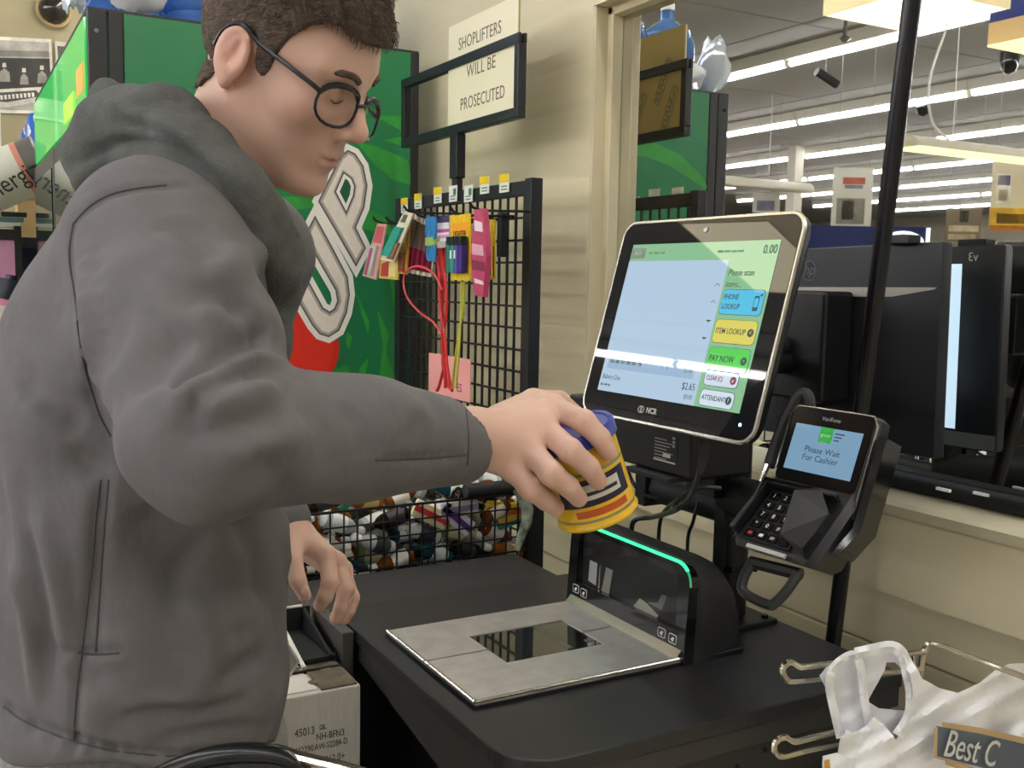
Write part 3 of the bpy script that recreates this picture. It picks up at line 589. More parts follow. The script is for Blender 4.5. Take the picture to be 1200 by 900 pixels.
for k, c in enumerate(('2f7f74', '3c9a80', '5a4aa0', '46307c')):
    q = P(529.5+4.6*k, 301, X=.99); 
    l = part(MB().box((.978, q.y-.0085, q.z-.036), (.995, q.y+.0085, q.z+.026)), 'lighter', M('lighter_'+c, c, .2), lg, bevel=.004)
    part(MB().box((.979, q.y-.008, q.z+.026), (.994, q.y+.008, q.z+.044)), 'lighter_top', M('lighter_black', '1c2420', .4), l)
    if k in (1, 2): part(MB().box((.9765, q.y-.003, q.z-.004), (.978, q.y+.003, q.z+.014)), 'lighter_window', M('tag_white'), l)
hang('jerky_pack', 'long twisted pink snack pouch hanging beside the lighters', 'pouch', ((556,246),(566,244),(570,300),(566,348),(556,346),(551,300)), .985, ['c2456a'], None, 'packs hanging on the wire grid', thick=.012)
jk = bpy.data.objects['jerky_pack']
for (x0, y0, x1, y1, c) in ((556,258,565,272,'f2dfe4'), (553,285,566,300,'e3a9b8'), (553,304,567,318,'8a3048'), (556,326,566,334,'f0d8dc')):
    a = P(x0, y0, X=.9845); b = P(x1, y1, X=.9845); part(MB().prism([(-a.y, a.z), (-b.y, a.z-.006), (-b.y+.004, b.z), (-a.y+.003, b.z+.004)], 0, .001, mat=frame((.9845,0,0), (0,-1,0), (0,0,1))), 'print_patch', M('pack_'+c, c, .35), jk)
for k in range(3): hang('lighter_pack', 'yellow and dark red lighter card behind the pink pouch', 'pack', ((568+3.6*k,258),(572+3.6*k,257),(572+3.6*k,325+k),(568+3.6*k,326+k)), 1.03+.02*k, ['d8b41e'], [(.1,.45,.9,.95,'4a1a22',.008), (.1,.05,.9,.2,'f0d84a',.001)], 'packs hanging on the wire grid')
t = thing('red_cord_bundle', 'bundle of red charging cords hanging loose down the grid', 'cable', P(520, 450, X=1.02))
for k, l in enumerate(([(514,290),(517,312),(519,335),(518,375),(522,415),(516,448),(512,458)], [(523,289),(521,315),(517,345),(520,390),(519,425),(525,450),(530,458)], [(516,291),(522,330),(523,365),(518,400),(521,430),(522,455)], [(512,300),(515,325),(516,360),(521,395),(524,430),(528,452)])):
    part(MB().tube(bez(P3(l, 1.02-.004*k), 6), .0038, 6), 'cord', M('cord_red', 'd02a30', .35), t, smooth=True)
part(MB().tube(bez(P3([(517,392),(508,378),(492,366),(478,350),(473,332),(476,318),(488,312),(502,316),(512,326),(518,340)], 1.0), 6), .0026, 6), 'cord', M('cord_pink', 'e2565a', .35), t, smooth=True)
t = thing('yellow_cord_bundle', 'yellow charging cord hanging straight down below the lighter card', 'cable', P(535, 450, X=1.03))
for l in ([(541,330),(541,350),(539,390),(537,420),(534,455)], [(544,330),(543,360),(538,390),(533,425),(530,456)]): part(MB().tube(bez(P3(l, 1.03), 6), .003, 6), 'cord', M('cord_yellow', 'c9c84a', .35), t, smooth=True)
# pink paper on the grid
A, B = P(503, 413, X=1.118), P(551, 472, X=1.118)
pp = thing('paper_notice', 'pink paper notice hung low on the wire grid behind the cords', 'paper', (1.118, (A.y+B.y)/2, B.z))
part(MB().box((1.117, B.y, B.z), (1.119, A.y, A.z)), 'sheet', M('paper_pink', 'f0a6a0', .7), pp)
q = P(538, 455, X=1.1165); text('lettering', 'ES', .03, frame((1.1168, q.y, q.z), (0,-1,0), (0,0,1)), M('ink_maroon', '7a3038', .6), pp, .0002); q = P(521, 449, X=1.1165); text('lettering', 'S', .03, frame((1.1168, q.y, q.z), (0,-1,0), (0,0,1)), M('ink_maroon'), pp, .0002)
# ------------------------------------------------------------------ wire dump bin with miniature bottles
BY0, BY1, BX0, BX1, BZ0, BZ1 = 1.80, 2.12, .46, 1.06, .60, P(560, 583, Y=1.80).z
bn = thing('wire_basket', 'black wire basket heaped with miniature bottles behind the side table', 'basket', ((BX0+BX1)/2, 1.96, 0))
def wbox(a, b, nm='wire'): return part(MB().box(a, b), nm, wire, bn)
n = int((BX1-BX0)/.0265)
for i in range(n+1):
    x = BX0+(BX1-BX0)*i/n; wbox((x-.0014, BY0-.0014, BZ0), (x+.0014, BY0+.0014, BZ1)); 
    if i % 2 == 0: wbox((x-.0014, BY1-.0014, BZ0), (x+.0014, BY1+.0014, BZ1+.06))
k = int((BZ1-BZ0)/.0305)
for i in range(k+1):
    z_ = BZ1-.0305*i; t_ = .0024 if i == 0 else .0015; wbox((BX0, BY0-.003-t_/2, z_-t_), (BX1, BY0-.003+t_, z_+t_))
    wbox((BX1-.003, BY0, z_-t_), (BX1, BY1, z_+t_)); wbox((BX0, BY1, z_-t_), (BX1, BY1+.003, z_+t_))
part(MB().box((BX1-.004, BY0-.004, .02), (BX1+.035, BY0+.016, BZ1+.01)), 'corner_leg', barm, bn, bevel=.002)
part(MB().box((BX1+.0, BY1, .02), (BX1+.02, BY1+.02, BZ1+.06)), 'corner_leg', barm, bn)
part(MB().box((BX0-.02, BY0-.004, .02), (BX0, BY0+.016, BZ1)), 'corner_leg', barm, bn); part(MB().box((BX0-.02, BY1, .02), (BX0, BY1+.02, BZ1+.06)), 'corner_leg', barm, bn)
part(MB().box((BX0, BY0+.004, BZ0-.01), (BX1-.004, BY1-.003, BZ0)), 'bin_floor', dark, bn)
a = P(545, 577, Y=1.803); b = P(602, 571, Y=1.803); b.z = a.z = BZ1+.0155; part(MB().tube([a, b], .0145, 12), 'handle_bar', plast2, bn, smooth=True)
grn = M('ribbon_green', '3a7a40', .4, var=.5, vs=50)
rb = MB().tube([P(x, y, Y=1.79) for x, y in ((603,573),(612,582),(618,597),(617,612),(611,628),(606,645))], [.006, .012, .013, .011, .009, .006], 6)
o = rb.build('ribbon_wrap', M('ribbon_mix', '2c4a30', .4, var=1, vs=45, col2='c8d0b8'), None, True); tag(o, 'green patterned ribbon wrapped round the basket corner', 'ribbon')
# bottles
def mini(kind, body, label_c, cap_c, lab):
    t = thing('miniature_bottle', lab, 'bottle', (0, 0, 0), 'miniature bottles heaped in the wire basket')
    gm = M('glass_'+body, body, .08, trans=.25, ior=1.2, spec=.6)
    part(MB().lathe([(.013, -.042), (.0155, -.040), (.0155, .008), (.012, .018), (.0062, .026), (.0062, .034)], 12), 'glass_body', gm, t, smooth=True)
    part(MB().lathe([(.0158, -.030), (.0158, .002)], 12), 'label', M('mini_label_'+label_c, label_c, .5), t, smooth=True)
    part(MB().lathe([(.0075, .030), (.0078, .042), (.007, .044)], 10), 'cap', M('mini_cap_'+cap_c, cap_c, .4), t, smooth=True); return t
kinds = [('a', '8a4a14', 'efe9dc', 'f2f0ea', 'amber miniature bottle with white label and white cap'), ('b', 'b06a20', 'f4efe2', '1c1c1c', 'honey coloured miniature bottle with cream label and black cap'), ('c', 'd8dcd8', 'f6f6f2', 'f6f6f2', 'clear miniature bottle with white label and white cap'), ('d', '2a1c14', '1d1d20', '202020', 'dark brown miniature bottle with black label'), ('e', 'c8d08a', 'e8eab0', 'f0f0ea', 'pale green miniature bottle with lime label'), ('f', '5a2a20', 'b8303a', 'f0ece2', 'red miniature bottle with red label'), ('g', '1f4c5a', 'd8e4e4', '203038', 'teal miniature bottle with pale label'), ('h', 'e0e0da', '3a3a40', 'f4f4f0', 'clear miniature bottle with charcoal label and white cap'), ('i', '9a5a20', 'b8a060', 'e8e4da', 'amber miniature bottle with tan label')]
protos = [mini(*k) for k in kinds]; heap = []; used = set(); rnd = random.Random(3)
for row in range(4):
    for lay in range(7):
        for c in range(6):
            if row >= 2 and lay < 3: continue
            ki = rnd.choice((0,0,1,2,2,2,2,3,3,4,6,7,7,7,8,5)); pr_ = protos[ki]
            x = BX0+.066+.097*c+rnd.uniform(-.012, .012)+(.04 if lay % 2 else 0); yb = BY0+.029+.042*row+rnd.uniform(-.002, .004); z_ = BZ1-.228+.0375*lay+rnd.uniform(-.004, .004)
            x = min(max(x, BX0+.058), BX1-.058)
            if lay == 6 and row == 0: continue
            if row > 1: z_ += .010*(row-1)
            if ki in used: o = copy_tree(pr_)
            else: o = pr_; used.add(ki)
            d = V((rnd.choice((-1, 1))*1.0, rnd.uniform(-.12, .12) if row == 0 else rnd.uniform(-.3, .3), rnd.uniform(-.5, .5))).normalized()
            o.rotation_mode = 'QUATERNION'; o.rotation_quaternion = V((0,0,1)).rotation_difference(d); o.scale = (1.08,)*3; heap.append((o, d, (x, yb, z_)))
# settle the heap: push bottles that pass through each other apart, inside the basket
hp_c = np.array([h[2] for h in heap], float); hp_d = np.array([tuple(h[1]) for h in heap]); offs_ = np.array([-.032, -.008, .014, .036]); rad_ = np.array([.0175, .0175, .0165, .0095])
lo_ = np.array([BX0+.02, BY0+.0185, BZ0+.02]); hi_ = np.array([BX1-.022, BY1-.02, BZ1+.028])
for it in range(160):
    S_ = hp_c[:, None]+hp_d[:, None]*offs_[None, :, None]; mv = np.zeros_like(hp_c); nn = len(hp_c)
    for a_ in range(4):
        for b_ in range(4):
            df = S_[:, None, a_]-S_[None, :, b_]; ds = np.sqrt((df**2).sum(2))+1e-9; pen = np.clip(rad_[a_]+rad_[b_]-ds, 0, None); np.fill_diagonal(pen, 0); mv += (df/ds[..., None]*pen[..., None]).sum(1)*.22
    hp_c += np.clip(mv, -.006, .006)
    for a_ in range(4):
        q_ = hp_c+hp_d*offs_[a_]; hp_c += np.clip(lo_-q_, 0, None)-np.clip(q_-hi_, 0, None)
for h, c_ in zip(heap, hp_c): h[0].location = tuple(c_)
for i, (x, y, rz, c, c2, lab) in enumerate(((505, 603, -.5, 'f0e6b0', 'c83a3a', 'cream and red carton tossed on the bottles'), (535, 608, -.7, 'e8e4ee', '5a3a8a', 'white carton with a purple stripe on the bottles'), (603, 605, .2, '3a9ab0', 'd8b03a', 'teal and yellow snack packet at the basket corner'), (590, 598, -.15, 'f0d020', 'd86a2a', 'yellow and orange packet at the basket corner'), (538, 596, .05, 'dcdce4', '8a88a0', 'grey and white packet on top of the bottles'))):
    p = P(x, y, Y=BY0+.015); F = frame(p, (math.cos(rz), 0, math.sin(rz)), (-math.sin(rz), 0, math.cos(rz)))
    t = thing('snack_packet', lab, 'packet', p); part(MB().box((-.042, -.018, -.006), (.042, .018, .004), mat=F), 'packet_body', M('pk_'+c, c, .4, var=.1, vs=50), t, bevel=.003); part(MB().box((-.042, -.006, .004), (.042, .006, .006), mat=F), 'stripe', M('pk_'+c2, c2, .4), t)
t = [P(548+22*math.cos(a*.5236)+(2 if a > 3 else 0), 595+8*math.sin(a*.5236), Y=BY0+.012) for a in range(12)]
tag(MB().tube(t, .0018, 5, closed=True).build('yellow_wristband', M('band_yellow', 'd8d46a', .4), None, True), 'thin yellow loop lying on the bottles', 'loop')
# ------------------------------------------------------------------ far corner: mural, water packs, battery display
mu = thing('wall_mural', 'black and white photo mural of a diner on the olive back wall', 'mural', (.4, 7.18, 1.9))
def bw(x, y): p = P(x, y, Y=7.185); return (p.x, p.z)
MF = Matrix(((1,0,0,0),(0,0,-1,7.19),(0,1,0,0),(0,0,0,1)))
def mural(pts, z, c, nm='mural_patch'): return part(MB().prism([bw(*q) for q in pts], 0, z, mat=MF), nm, M('bw_'+c, c, .5, var=.25, vs=14), mu)
mural([(-90,38),(60,46),(64,134),(-90,130)], .006, 'e2ddd0', 'mural_sheet'); mural([(-88,42),(57,50),(61,130),(-88,127)], .008, 'b4b0a6'); mural([(-88,66),(58,69),(60,106),(-88,104)], .010, '3a3836'); mural([(-88,58),(57,60),(58,67),(-88,65)], .010, '8c887e')
for x, y, s in ((5,82,1), (28,88,.8), (49,85,.9), (-30,84,1)):
    mural([(x-6*s,y+14*s),(x-5*s,y+2),(x,y-2),(x+6*s,y+3),(x+7*s,y+14*s)], .012, '9a968c'); mural([(x-2.4,y-3),(x+2.4,y-3),(x+2,y-8),(x-2,y-8)], .012, 'c8c2b6')
mural([(-60,108),(50,102),(61,116),(10,126),(-60,122)], .012, 'dad6cc'); mural([(-20,110),(42,106),(48,113),(8,120),(-20,118)], .014, '55524c'); 
for i in range(9): mural([(0+4.6*i,112-.4*i),(3+4.6*i,112-.4*i),(3.4+4.6*i,117-.4*i),(.6+4.6*i,117-.4*i)], .016, 'efeae0')
m2 = thing('wall_photo', 'second grey photo panel beside the diner mural', 'mural', (.6, 7.18, 1.9)); part(MB().prism([bw(*q) for q in ((64,48),(92,52),(92,150),(68,150))], 0, .008, mat=MF), 'photo_sheet', M('bw_cfcabd', 'cfcabd', .5), m2); part(MB().prism([bw(*q) for q in ((67,54),(90,56),(90,80),(69,80))], 0, .010, mat=MF), 'photo_patch', M('bw_5a5650', '5a5650', .5, var=.3, vs=10), m2)
t = thing('wall_camera', 'round dark camera dome high on the olive wall', 'camera', P(63, 12, Y=7.1)); p = P(63, 12, Y=7.18)
part(MB().lathe([(.09, 0), (.09, .03), (.075, .07), (.04, .1), (.005, .11)], 16, mat=frame(p, (1,0,0), (0,0,1))), 'dome', M('dome_dark', '2a2622', .15), t, smooth=True); part(MB().lathe([(.11, 0), (.11, .02)], 16, mat=frame(p, (1,0,0), (0,0,1))), 'mount', M('mount_tan', 'b8a070', .5), t)
# wrapped water packs beside the cooler front
wv = M('pack_wave', '2c6ad0', .3); nt = wv.node_tree; tc = nt.nodes.new('ShaderNodeTexCoord'); wn_ = nt.nodes.new('ShaderNodeTexWave'); wn_.inputs['Scale'].default_value = 9; wn_.inputs['Distortion'].default_value = 6; wn_.inputs['Detail Scale'].default_value = 1.2; rp = nt.nodes.new('ShaderNodeValToRGB'); rp.color_ramp.elements[0].position = .86; rp.color_ramp.elements[1].position = .92; rp.color_ramp.elements[0].color = lin('2466c8'); rp.color_ramp.elements[1].color = lin('eef4ff')
nt.links.new(tc.outputs['Object'], wn_.inputs[0]); nt.links.new(wn_.outputs[0], rp.inputs[0]); nt.links.new(rp.outputs[0], nt.nodes['Principled BSDF'].inputs['Base Color'])
for i, (x0, y0, x1, y1, Y, lab) in enumerate(((33,131,72,232,5.3,'tall blue and white wrapped water pack by the cooler front'), (26,148,40,205,5.56,'narrow blue wrapped water pack behind the tall one'))):
    a = P(x0, y0, Y=Y); b = P(x1, y1, Y=Y); o = MB().box((min(a.x, b.x), Y, min(a.z, b.z)), (max(a.x, b.x), Y+.24, max(a.z, b.z))).build('water_pack', wv, None, True, bevel=.02); tag(o, lab, 'water pack')
shf = M('shelf_black', '222224', .5); 
rk = thing('display_shelf', 'black framed shelf unit behind the man carrying cartons and water packs', 'shelf', (.30, 5.4, 0))
zs = P(40, 280, Y=5.2).z; part(MB().box((-.10, 5.0, zs-.03), (.62, 5.95, zs)), 'shelf_board', shf, rk); part(MB().box((-.10, 5.0, .02), (-.07, 5.03, 2.0)), 'post', shf, rk); part(MB().box((.595, 5.0, .02), (.62, 5.03, zs-.03)), 'post', shf, rk); part(MB().box((-.07, 5.9, .02), (.62, 5.95, zs-.03)), 'back_board', M('shelf_navy', '1c2748', .5), rk)
card_ = M('cardboard', 'b99a68', .75, var=.08, vs=12)
for x0, y0, x1, y1, Y, lab in ((20,226,43.5,279,5.05,'tan cardboard carton standing under the water pack'), (48,232,82,279,5.05,'wide tan carton beside the narrow one on the shelf')):
    a = P(x0, y0, Y=Y); b = P(x1, y1, Y=Y); t = thing('cardboard_box', lab, 'carton', (a.x, Y, zs+.001)); part(MB().box((a.x, Y, zs+.001), (b.x, Y+.2, a.z)), 'carton_body', card_, t, bevel=.002); part(MB().box((a.x, Y-.001, a.z-.03), (b.x, Y, a.z-.024)), 'flap_line', M('cardboard_dark', '7a6240', .8), t)
def battery(c, d, r, L, lab, capc, rimc, pull=0):
    d = V(d).normalized(); x = d.cross(V((0,0,1))).normalized(); F = frame(c, x, x.cross(d)*-1) if False else Matrix.Translation(c) @ V((0,0,1)).rotation_difference(d).to_matrix().to_4x4()
    t = thing('battery_display', lab, 'display sign', c)
    part(MB().lathe([(r*.97, 0), (r, .004), (r, L*.72)], 24, mat=F), 'sleeve', M('batt_silver', 'd8d4c8', .35), t, smooth=True); part(MB().lathe([(r*1.005, L*.72), (r*1.005, L*.79)], 24, mat=F), 'ring', M('batt_'+rimc, rimc, .4), t, smooth=True)
    part(MB().lathe([(r, L*.79), (r, L*.98), (r*.95, L), (r*.3, L), (r*.3, L*1.05)], 24, mat=F), 'end_cap', M('batt_'+capc, capc, .35), t, smooth=True); return t, F
c = P(-40, 226, Y=4.7); d = P(52, 190, Y=4.65)-c; L = d.length
t, F = battery(c, d, .115, L, 'large silver battery shaped sign with grey end above the shelf', '6a6660', 'd88a78')
part(MB().tube([V(c)+d*.45+V((0,0,.11)), V(c)+d*.45+V((0,0,HC-c.z))], .004, 5), 'hang_rod', M('wire_white', 'e6e2da', .4), t); p = P(22, 208, Y=4.54); text('lettering', 'Energizer', .105, frame(p, (P(45,196,Y=4.535)-p), (0,0,1)) , M('ink_black', '1a1a1a', .5), t, .0006, sx=.8, shear=-.1)
pk = thing('battery_stand', 'black framed stand with a pink panel and white wire racks by the man', 'display stand', (.05, 5.0, 0))
a = P(-60, 279, Y=4.86); b = P(19, 352, Y=4.86); part(MB().box((a.x, 4.86, .4), (b.x, 4.89, a.z)), 'pink_panel', M('panel_pink', 'dd9cc0', .5, var=.08, vs=3), pk); part(MB().box((b.x, 4.85, .02), (b.x+.028, 4.91, a.z+.06)), 'frame_post', shf, pk); part(MB().box((a.x, 4.85, a.z+.001), (b.x, 4.91, a.z+.045)), 'frame_top', shf, pk); part(MB().box((a.x, 4.6, .02), (b.x, 4.86, .1)), 'base', shf, pk)
for yy in (441, 500, 520, 582): q = P(-30, yy+2, Y=4.66); q1 = P(6, yy, Y=4.66); part(MB().tube([q, q1, q1+V((0, .19, 0))], .006, 6), 'rack_wire', M('wire_white', 'e6e2da', .4), pk)
for i, (x0, y0, x1, y1, c) in enumerate(((-40,467,4,498,'2a3a6a'), (-40,527,5,553,'c8b080'), (-40,554,4,580,'d84a60'))):
    a = P(x0, y0, Y=4.70); b = P(x1, y1, Y=4.70); o = MB().box((a.x, 4.70, b.z), (b.x, 4.80, a.z)).build('shelf_pack', M('sp_'+c, c, .5, var=.2, vs=30), None, False, bevel=.004); tag(o, ['navy packet on the white wire rack behind the jacket', 'tan packet on the white wire rack behind the jacket', 'pink packet on the white wire rack behind the jacket'][i], 'packet')
c = P(-9, 437, Y=4.66); d = P(14, 328, Y=4.66)-c
t, F = battery(c, d, .085, d.length, 'white and pink battery shaped sign with navy end below the pink panel', '1c2238', 'e28aa8')
p = P(3, 388, Y=4.57); text('lettering', 'Energizer', .105, frame(p, d, (-1,0,.1)), M('ink_black'), t, .0006, 'RIGHT', .8)
for i in range(3):
    a = P(-6+4*i, 275, Y=4.86); t = MB().box((a.x, 4.86, a.z+.022*i+.034), (a.x+.1, 4.90, a.z+.022*i+.054)).build('battery_card', M('bc%d' % i, ('e6ece6', '6a8a90', '30383a')[i], .4), None, False, bevel=.002); tag(t, ['white battery card on top of the pink stand', 'blue grey battery card on top of the pink stand', 'black battery card on top of the pink stand'][i], 'card')
# ------------------------------------------------------------------ leaning lamp pole behind the counter
b = P(1069, 0, Y=.955); a = P(976, 755, Y=1.11); a = b+(a-b)*((b.z-.012)/(b.z-a.z))
t = thing('lamp_pole', 'thin black steel pole rising behind the counter in front of the mirror', 'pole', a)
dd = (b-a).normalized(); part(MB().tube([a, a+dd*2.5], .0125, 14), 'pole', M('pole_black', '17161a', .25), t, smooth=True)
part(MB().lathe([(.03, 0), (.03, .012), (.02, .02)], 16, mat=Matrix.Translation((a.x, a.y, 0))), 'foot_plate', plast, t, smooth=True)
# ------------------------------------------------------------------ wide office monitor with its back to the room
MT, MB_ = 1.512, 1.186; my0, my1 = 1.0, 1.51
hp = thing('office_monitor', 'wide black monitor seen from behind with round hp mark and silver stripe', 'monitor', (1.3, 1.25, 1.15))
HF = frame((1.292, (my0+my1)/2, (MT+MB_)/2), (0, -1, .022), (0, .022, 1)); hw, hh = (my1-my0)/2, (MT-MB_)/2
rings = [[(x, y, z) for x, y in rrect(2*hw-2*i, 2*hh-2*i, .006, 3)] for i, z in ((.002, 0), (0, -.004), (0, -.020), (.002, -.022))]
part(MB().loft(rings, mat=HF), 'housing', M('hp_black', '1f2024', .4, bump=.03, bs=500), hp, smooth=True)
part(MB().prism([(-hw+.02, hh-.079), (hw-.008, hh-.072), (hw-.008, hh-.069), (-hw+.02, hh-.062)], 0, .0006, mat=HF) if False else MB().prism([(-hw+.01, hh-.082), (hw-.09, hh-.082), (hw-.012, hh-.071), (hw-.008, hh-.068), (-hw+.01, hh-.064)], .0002, .0012, mat=HF), 'silver_stripe', M('hp_silver', 'a9a49a', .4, .3), hp)
part(MB().prism(rect(-.07, -hh+.03, .03, hh-.095), 0, .012, mat=HF), 'mount_plate', plast, hp, bevel=.003)
for k in range(2): part(MB().prism(rect(.045+.002*k, -hh+.02, .047+.06*(1-k)+.08*k, -hh+.022), .0003, .0008, mat=HF), 'seam', dark, hp)
lg = part(MB().lathe([(.0165, 0), (.0165, .0008)], 24, mat=HF @ Matrix.Translation((-.010, hh-.038, 0))), 'logo_disc', M('hp_logo_dark', '0c0c0e', .3), hp)
text('logo_lettering', 'hp', .026, HF @ Matrix.Translation((-.010, hh-.037, .0012)), M('hp_logo_grey', '5a5a62', .35), hp, .0003, shear=.3)
part(MB().lathe([(.017, -.0005), (.017, .0012), (.0155, .0012), (.0155, -.0005)], 24, mat=HF @ Matrix.Translation((-.010, hh-.038, 0)), cap=False), 'logo_ring', M('hp_logo_grey'), hp)
FFm = HF @ Matrix.Translation((0, 0, -.022)) @ Matrix.Rotation(math.pi, 4, 'Y')
part(MB().prism(rect(-hw+.075, -hh+.03, hw-.012, hh-.028), 0, .0006, mat=FFm), 'screen', M('hp_screen', 'c8dcec', .2, emit=.7, ecol='c0d8ee'), hp)
part(MB().prism(rect(-hw+.002, -hh+.002, hw-.002, -hh+.026), 0, .001, mat=FFm), 'chin', M('hp_chin', '6a6862', .4), hp)
text('bezel_lettering', 'v3', .02, FFm @ Matrix.Translation((-hw+.055, hh-.018, .0012)), M('print_white'), hp, .0002)
part(MB().box((1.272, my0+.05, MT+.002), (1.300, my0+.10, MT+.016)), 'clip_camera', plast, hp, bevel=.002)
part(MB().tube([(1.29, 1.24, 1.32), (1.20, 1.24, 1.32), (1.135, 1.237, 1.32)], .018, 10), 'mount_arm', plast, hp, smooth=True)
p = P(917, 404, X=1.22); part(MB().lathe([(.017, -.012), (.017, .03), (.013, .034)], 14, mat=frame(p, (0,-1,0), (0,0,1))), 'mount_knob', plast2, hp, smooth=True)
part(MB().box((1.22, 1.16, 1.26), (1.285, 1.34, 1.44)), 'mount_box', plast, hp, bevel=.006)
# dark rubber strip and scraps lying on the sill
t = MB().box((1.332, .2, 1.124), (1.371, 1.30, 1.147)).build('cable_tray', M('tray_black', '0d0c0c', .8, bump=.4, bs=60), None, False, bevel=.006); tag(t, 'black dusty cable strip lying on the sill under the monitor', 'cable tray')
for i, (x, y) in enumerate(((1108, 572), (1152, 577))):
    p = P(x, y, X=1.333); tag(MB().box((1.326, p.y-.012, p.z-.004), (1.331, p.y+.012, p.z)).build('paper_scrap', M('tag_white'), None), ['small white paper scrap on the black sill strip under the monitor', 'small white paper scrap on the black sill strip clear of the monitor'][i], 'paper')
# ------------------------------------------------------------------ card terminal
PC = V((.898, .846, 1.255)); PF = frame(PC, (.1031, -.9946, -.0103), (.3541, .027, .9348))
pt = thing('card_terminal', 'black card payment terminal with tilted screen reading please wait for cashier', 'card terminal', PC)
def pp_(mb, nm, mat, par=pt, **k): return part(mb, nm, mat, par, **k)
def psec(y, w, zf, zb, r=.008): return [PF @ V((x, y, z)) for x, z in [(-w/2, zb), (w/2, zb), (w/2, zf-r), (w/2-r, zf), (-w/2+r, zf), (-w/2, zf-r)]]
pp_(MB().loft([psec(.052, .108, -.006, -.02), psec(.047, .122, -.001, -.024), psec(.0, .124, -.001, -.026), psec(-.042, .126, 0, -.03), psec(-.054, .128, .006, -.03), psec(-.085, .128, .022, -.026), psec(-.128, .122, .040, -.012), psec(-.136, .112, .040, -.004)]), 'body', M('terminal_black', '1a1a1a', .38, bump=.03, bs=400), smooth=True)
pp_(MB().tube([PF @ V((x, y, -.002)) for x, y in ((-.060, -.03), (-.061, .04), (-.054, .0505), (.054, .0505), (.061, .04), (.062, -.04), (.064, -.07))], .0016, 6), 'edge_trim', M('rim_silver'), smooth=True)
pp_(MB().prism(rrect(.114, .094, .008, 4, 0, .003), -.001, .0006, mat=PF), 'bezel', gloss)
psn = pp_(MB().prism(rect(-.0475, -.0285, .0475, .0285), .0006, .0012, mat=PF), 'screen', M('term_screen', '0a0b0c', .06, emit=.38, ecol='8fb8d8'))
pp_(MB().prism(rect(-.010, .010, .008, .0285), .0012, .0016, mat=PF), 'green_logo', M('term_green', '2a9a3c', .3, emit=.2), psn); text('logo_text', 'green', .0062, PF @ Matrix.Translation((-.001, .019, .0018)), M('term_pale', 'bfe8c0', .4), psn, .0001)
for s, y in (('Please Wait', -.001), ('For Cashier', -.011)): text('screen_text', s, .0105, PF @ Matrix.Translation((0, y, .0014)), M('term_ink', '2a4456', .5), psn, .0001)
for i in range(3): pp_(MB().prism(rect(.011, .022-.004*i, .024-.003*i, .0235-.004*i), .0012, .0014, mat=PF), 'logo_line', M('term_ink'), psn)
text('maker_mark', 'VeriFone', .0072, PF @ Matrix.Translation((0, .0385, .001)), M('print_grey'), pt, .0001)
KF = PF @ Matrix.Translation((0, -.088, .024)) @ Matrix.Rotation(math.radians(-25.5), 4, 'X')     # sloping keypad deck
kp = pp_(MB().prism(rect(-.044, -.042, .026, .030), .0, .0014, mat=KF), 'keypad', dark)
for r_ in range(5):
    for c_ in range(4):
        k_ = pp_(MB().prism(rrect(.0135, .0105, .002, 2, -.034+.0165*c_, .022-.0140*r_), .0014, .0035, mat=KF), 'key', gloss, kp)
        if r_ < 4 and c_ < 3: text('key_text', '123456789*0#'[r_*3+c_], .008, KF @ Matrix.Translation((-.034+.0165*c_, .022-.0140*r_, .0038)), M('print_white'), kp, .0001)
    if r_ == 4:
        for c_, cl in ((0, 'b02a30'), (1, 'd0d0c8'), (2, '8a8a80')): pp_(MB().prism(rect(-.037+.0165*c_, .020-.0140*r_, -.031+.0165*c_, .024-.0140*r_), .0035, .0038, mat=KF), 'key_mark', M('key_'+cl, cl, .5), kp)
sh_ = MB(); sh_.add([(-.050,.034,0), (.030,.034,0), (-.050,.034,.022), (.030,.034,.024), (-.052,-.046,.003), (-.047,.034,.022), (-.049,-.046,.004), (.052,-.046,0), (.010,.020,.030), (.034,.034,.02), (.056,.010,.014), (.05,-.04,.012), (.012,-.030,.012)],
    [(0,1,3,2), (0,2,4), (2,5,6,4), (1,9,8,3), (9,10,8), (10,11,12,8), (11,7,12)], mat=KF); pp_(sh_, 'privacy_shield', M('terminal_black'))
pp_(MB().prism([(-.056,-.040), (-.049,-.040), (-.046,.034), (-.052,.036)], 0, .016, mat=KF), 'shield_wall', M('terminal_black'), bevel=.002); pp_(MB().prism([(-.052,.032), (.050,.034), (.050,.039), (-.052,.037)], 0, .014, mat=KF), 'shield_wall', M('terminal_black'), bevel=.002)
pp_(MB().prism(rect(-.030, -.052, .026, -.047), -.002, .001, mat=KF), 'card_slot', M('print_grey'))
hl = [(-.030,-.150,.028), (-.033,-.172,.03), (-.026,-.186,.03), (.010,-.190,.03), (.020,-.184,.03), (.028,-.165,.026), (.032,-.145,.022)]
pp_(MB().tube(bez([PF @ V(q) for q in hl], 5), .0062, 8), 'grip_ring', M('terminal_black'), smooth=True); pp_(MB().tube([PF @ V((-.034, -.150, .026)), PF @ V((.034, -.146, .020))], .0075, 8), 'grip_ring', M('terminal_black'), smooth=True)
pp_(MB().loft([[PF @ V((x, y, z)) for x, z in ((.063, -.035), (.075, -.035), (.078, .0), (.070, .004))] for y in (.028, -.02, -.08)]+[[PF @ V((x, -.115, z)) for x, z in ((.056, -.02), (.066, -.02), (.068, .014), (.060, .016))]]), 'cradle_side', gloss, smooth=True)
pp_(MB().tube(bez([PF @ V(q) for q in ((-.052,.03,-.03), (-.058,.066,-.02), (-.070,.066,-.016), (-.078,.03,-.014), (-.079,-.01,-.012), (-.076,-.03,-.008))], 5), .0075, 8), 'stylus_holder', plast2, smooth=True)
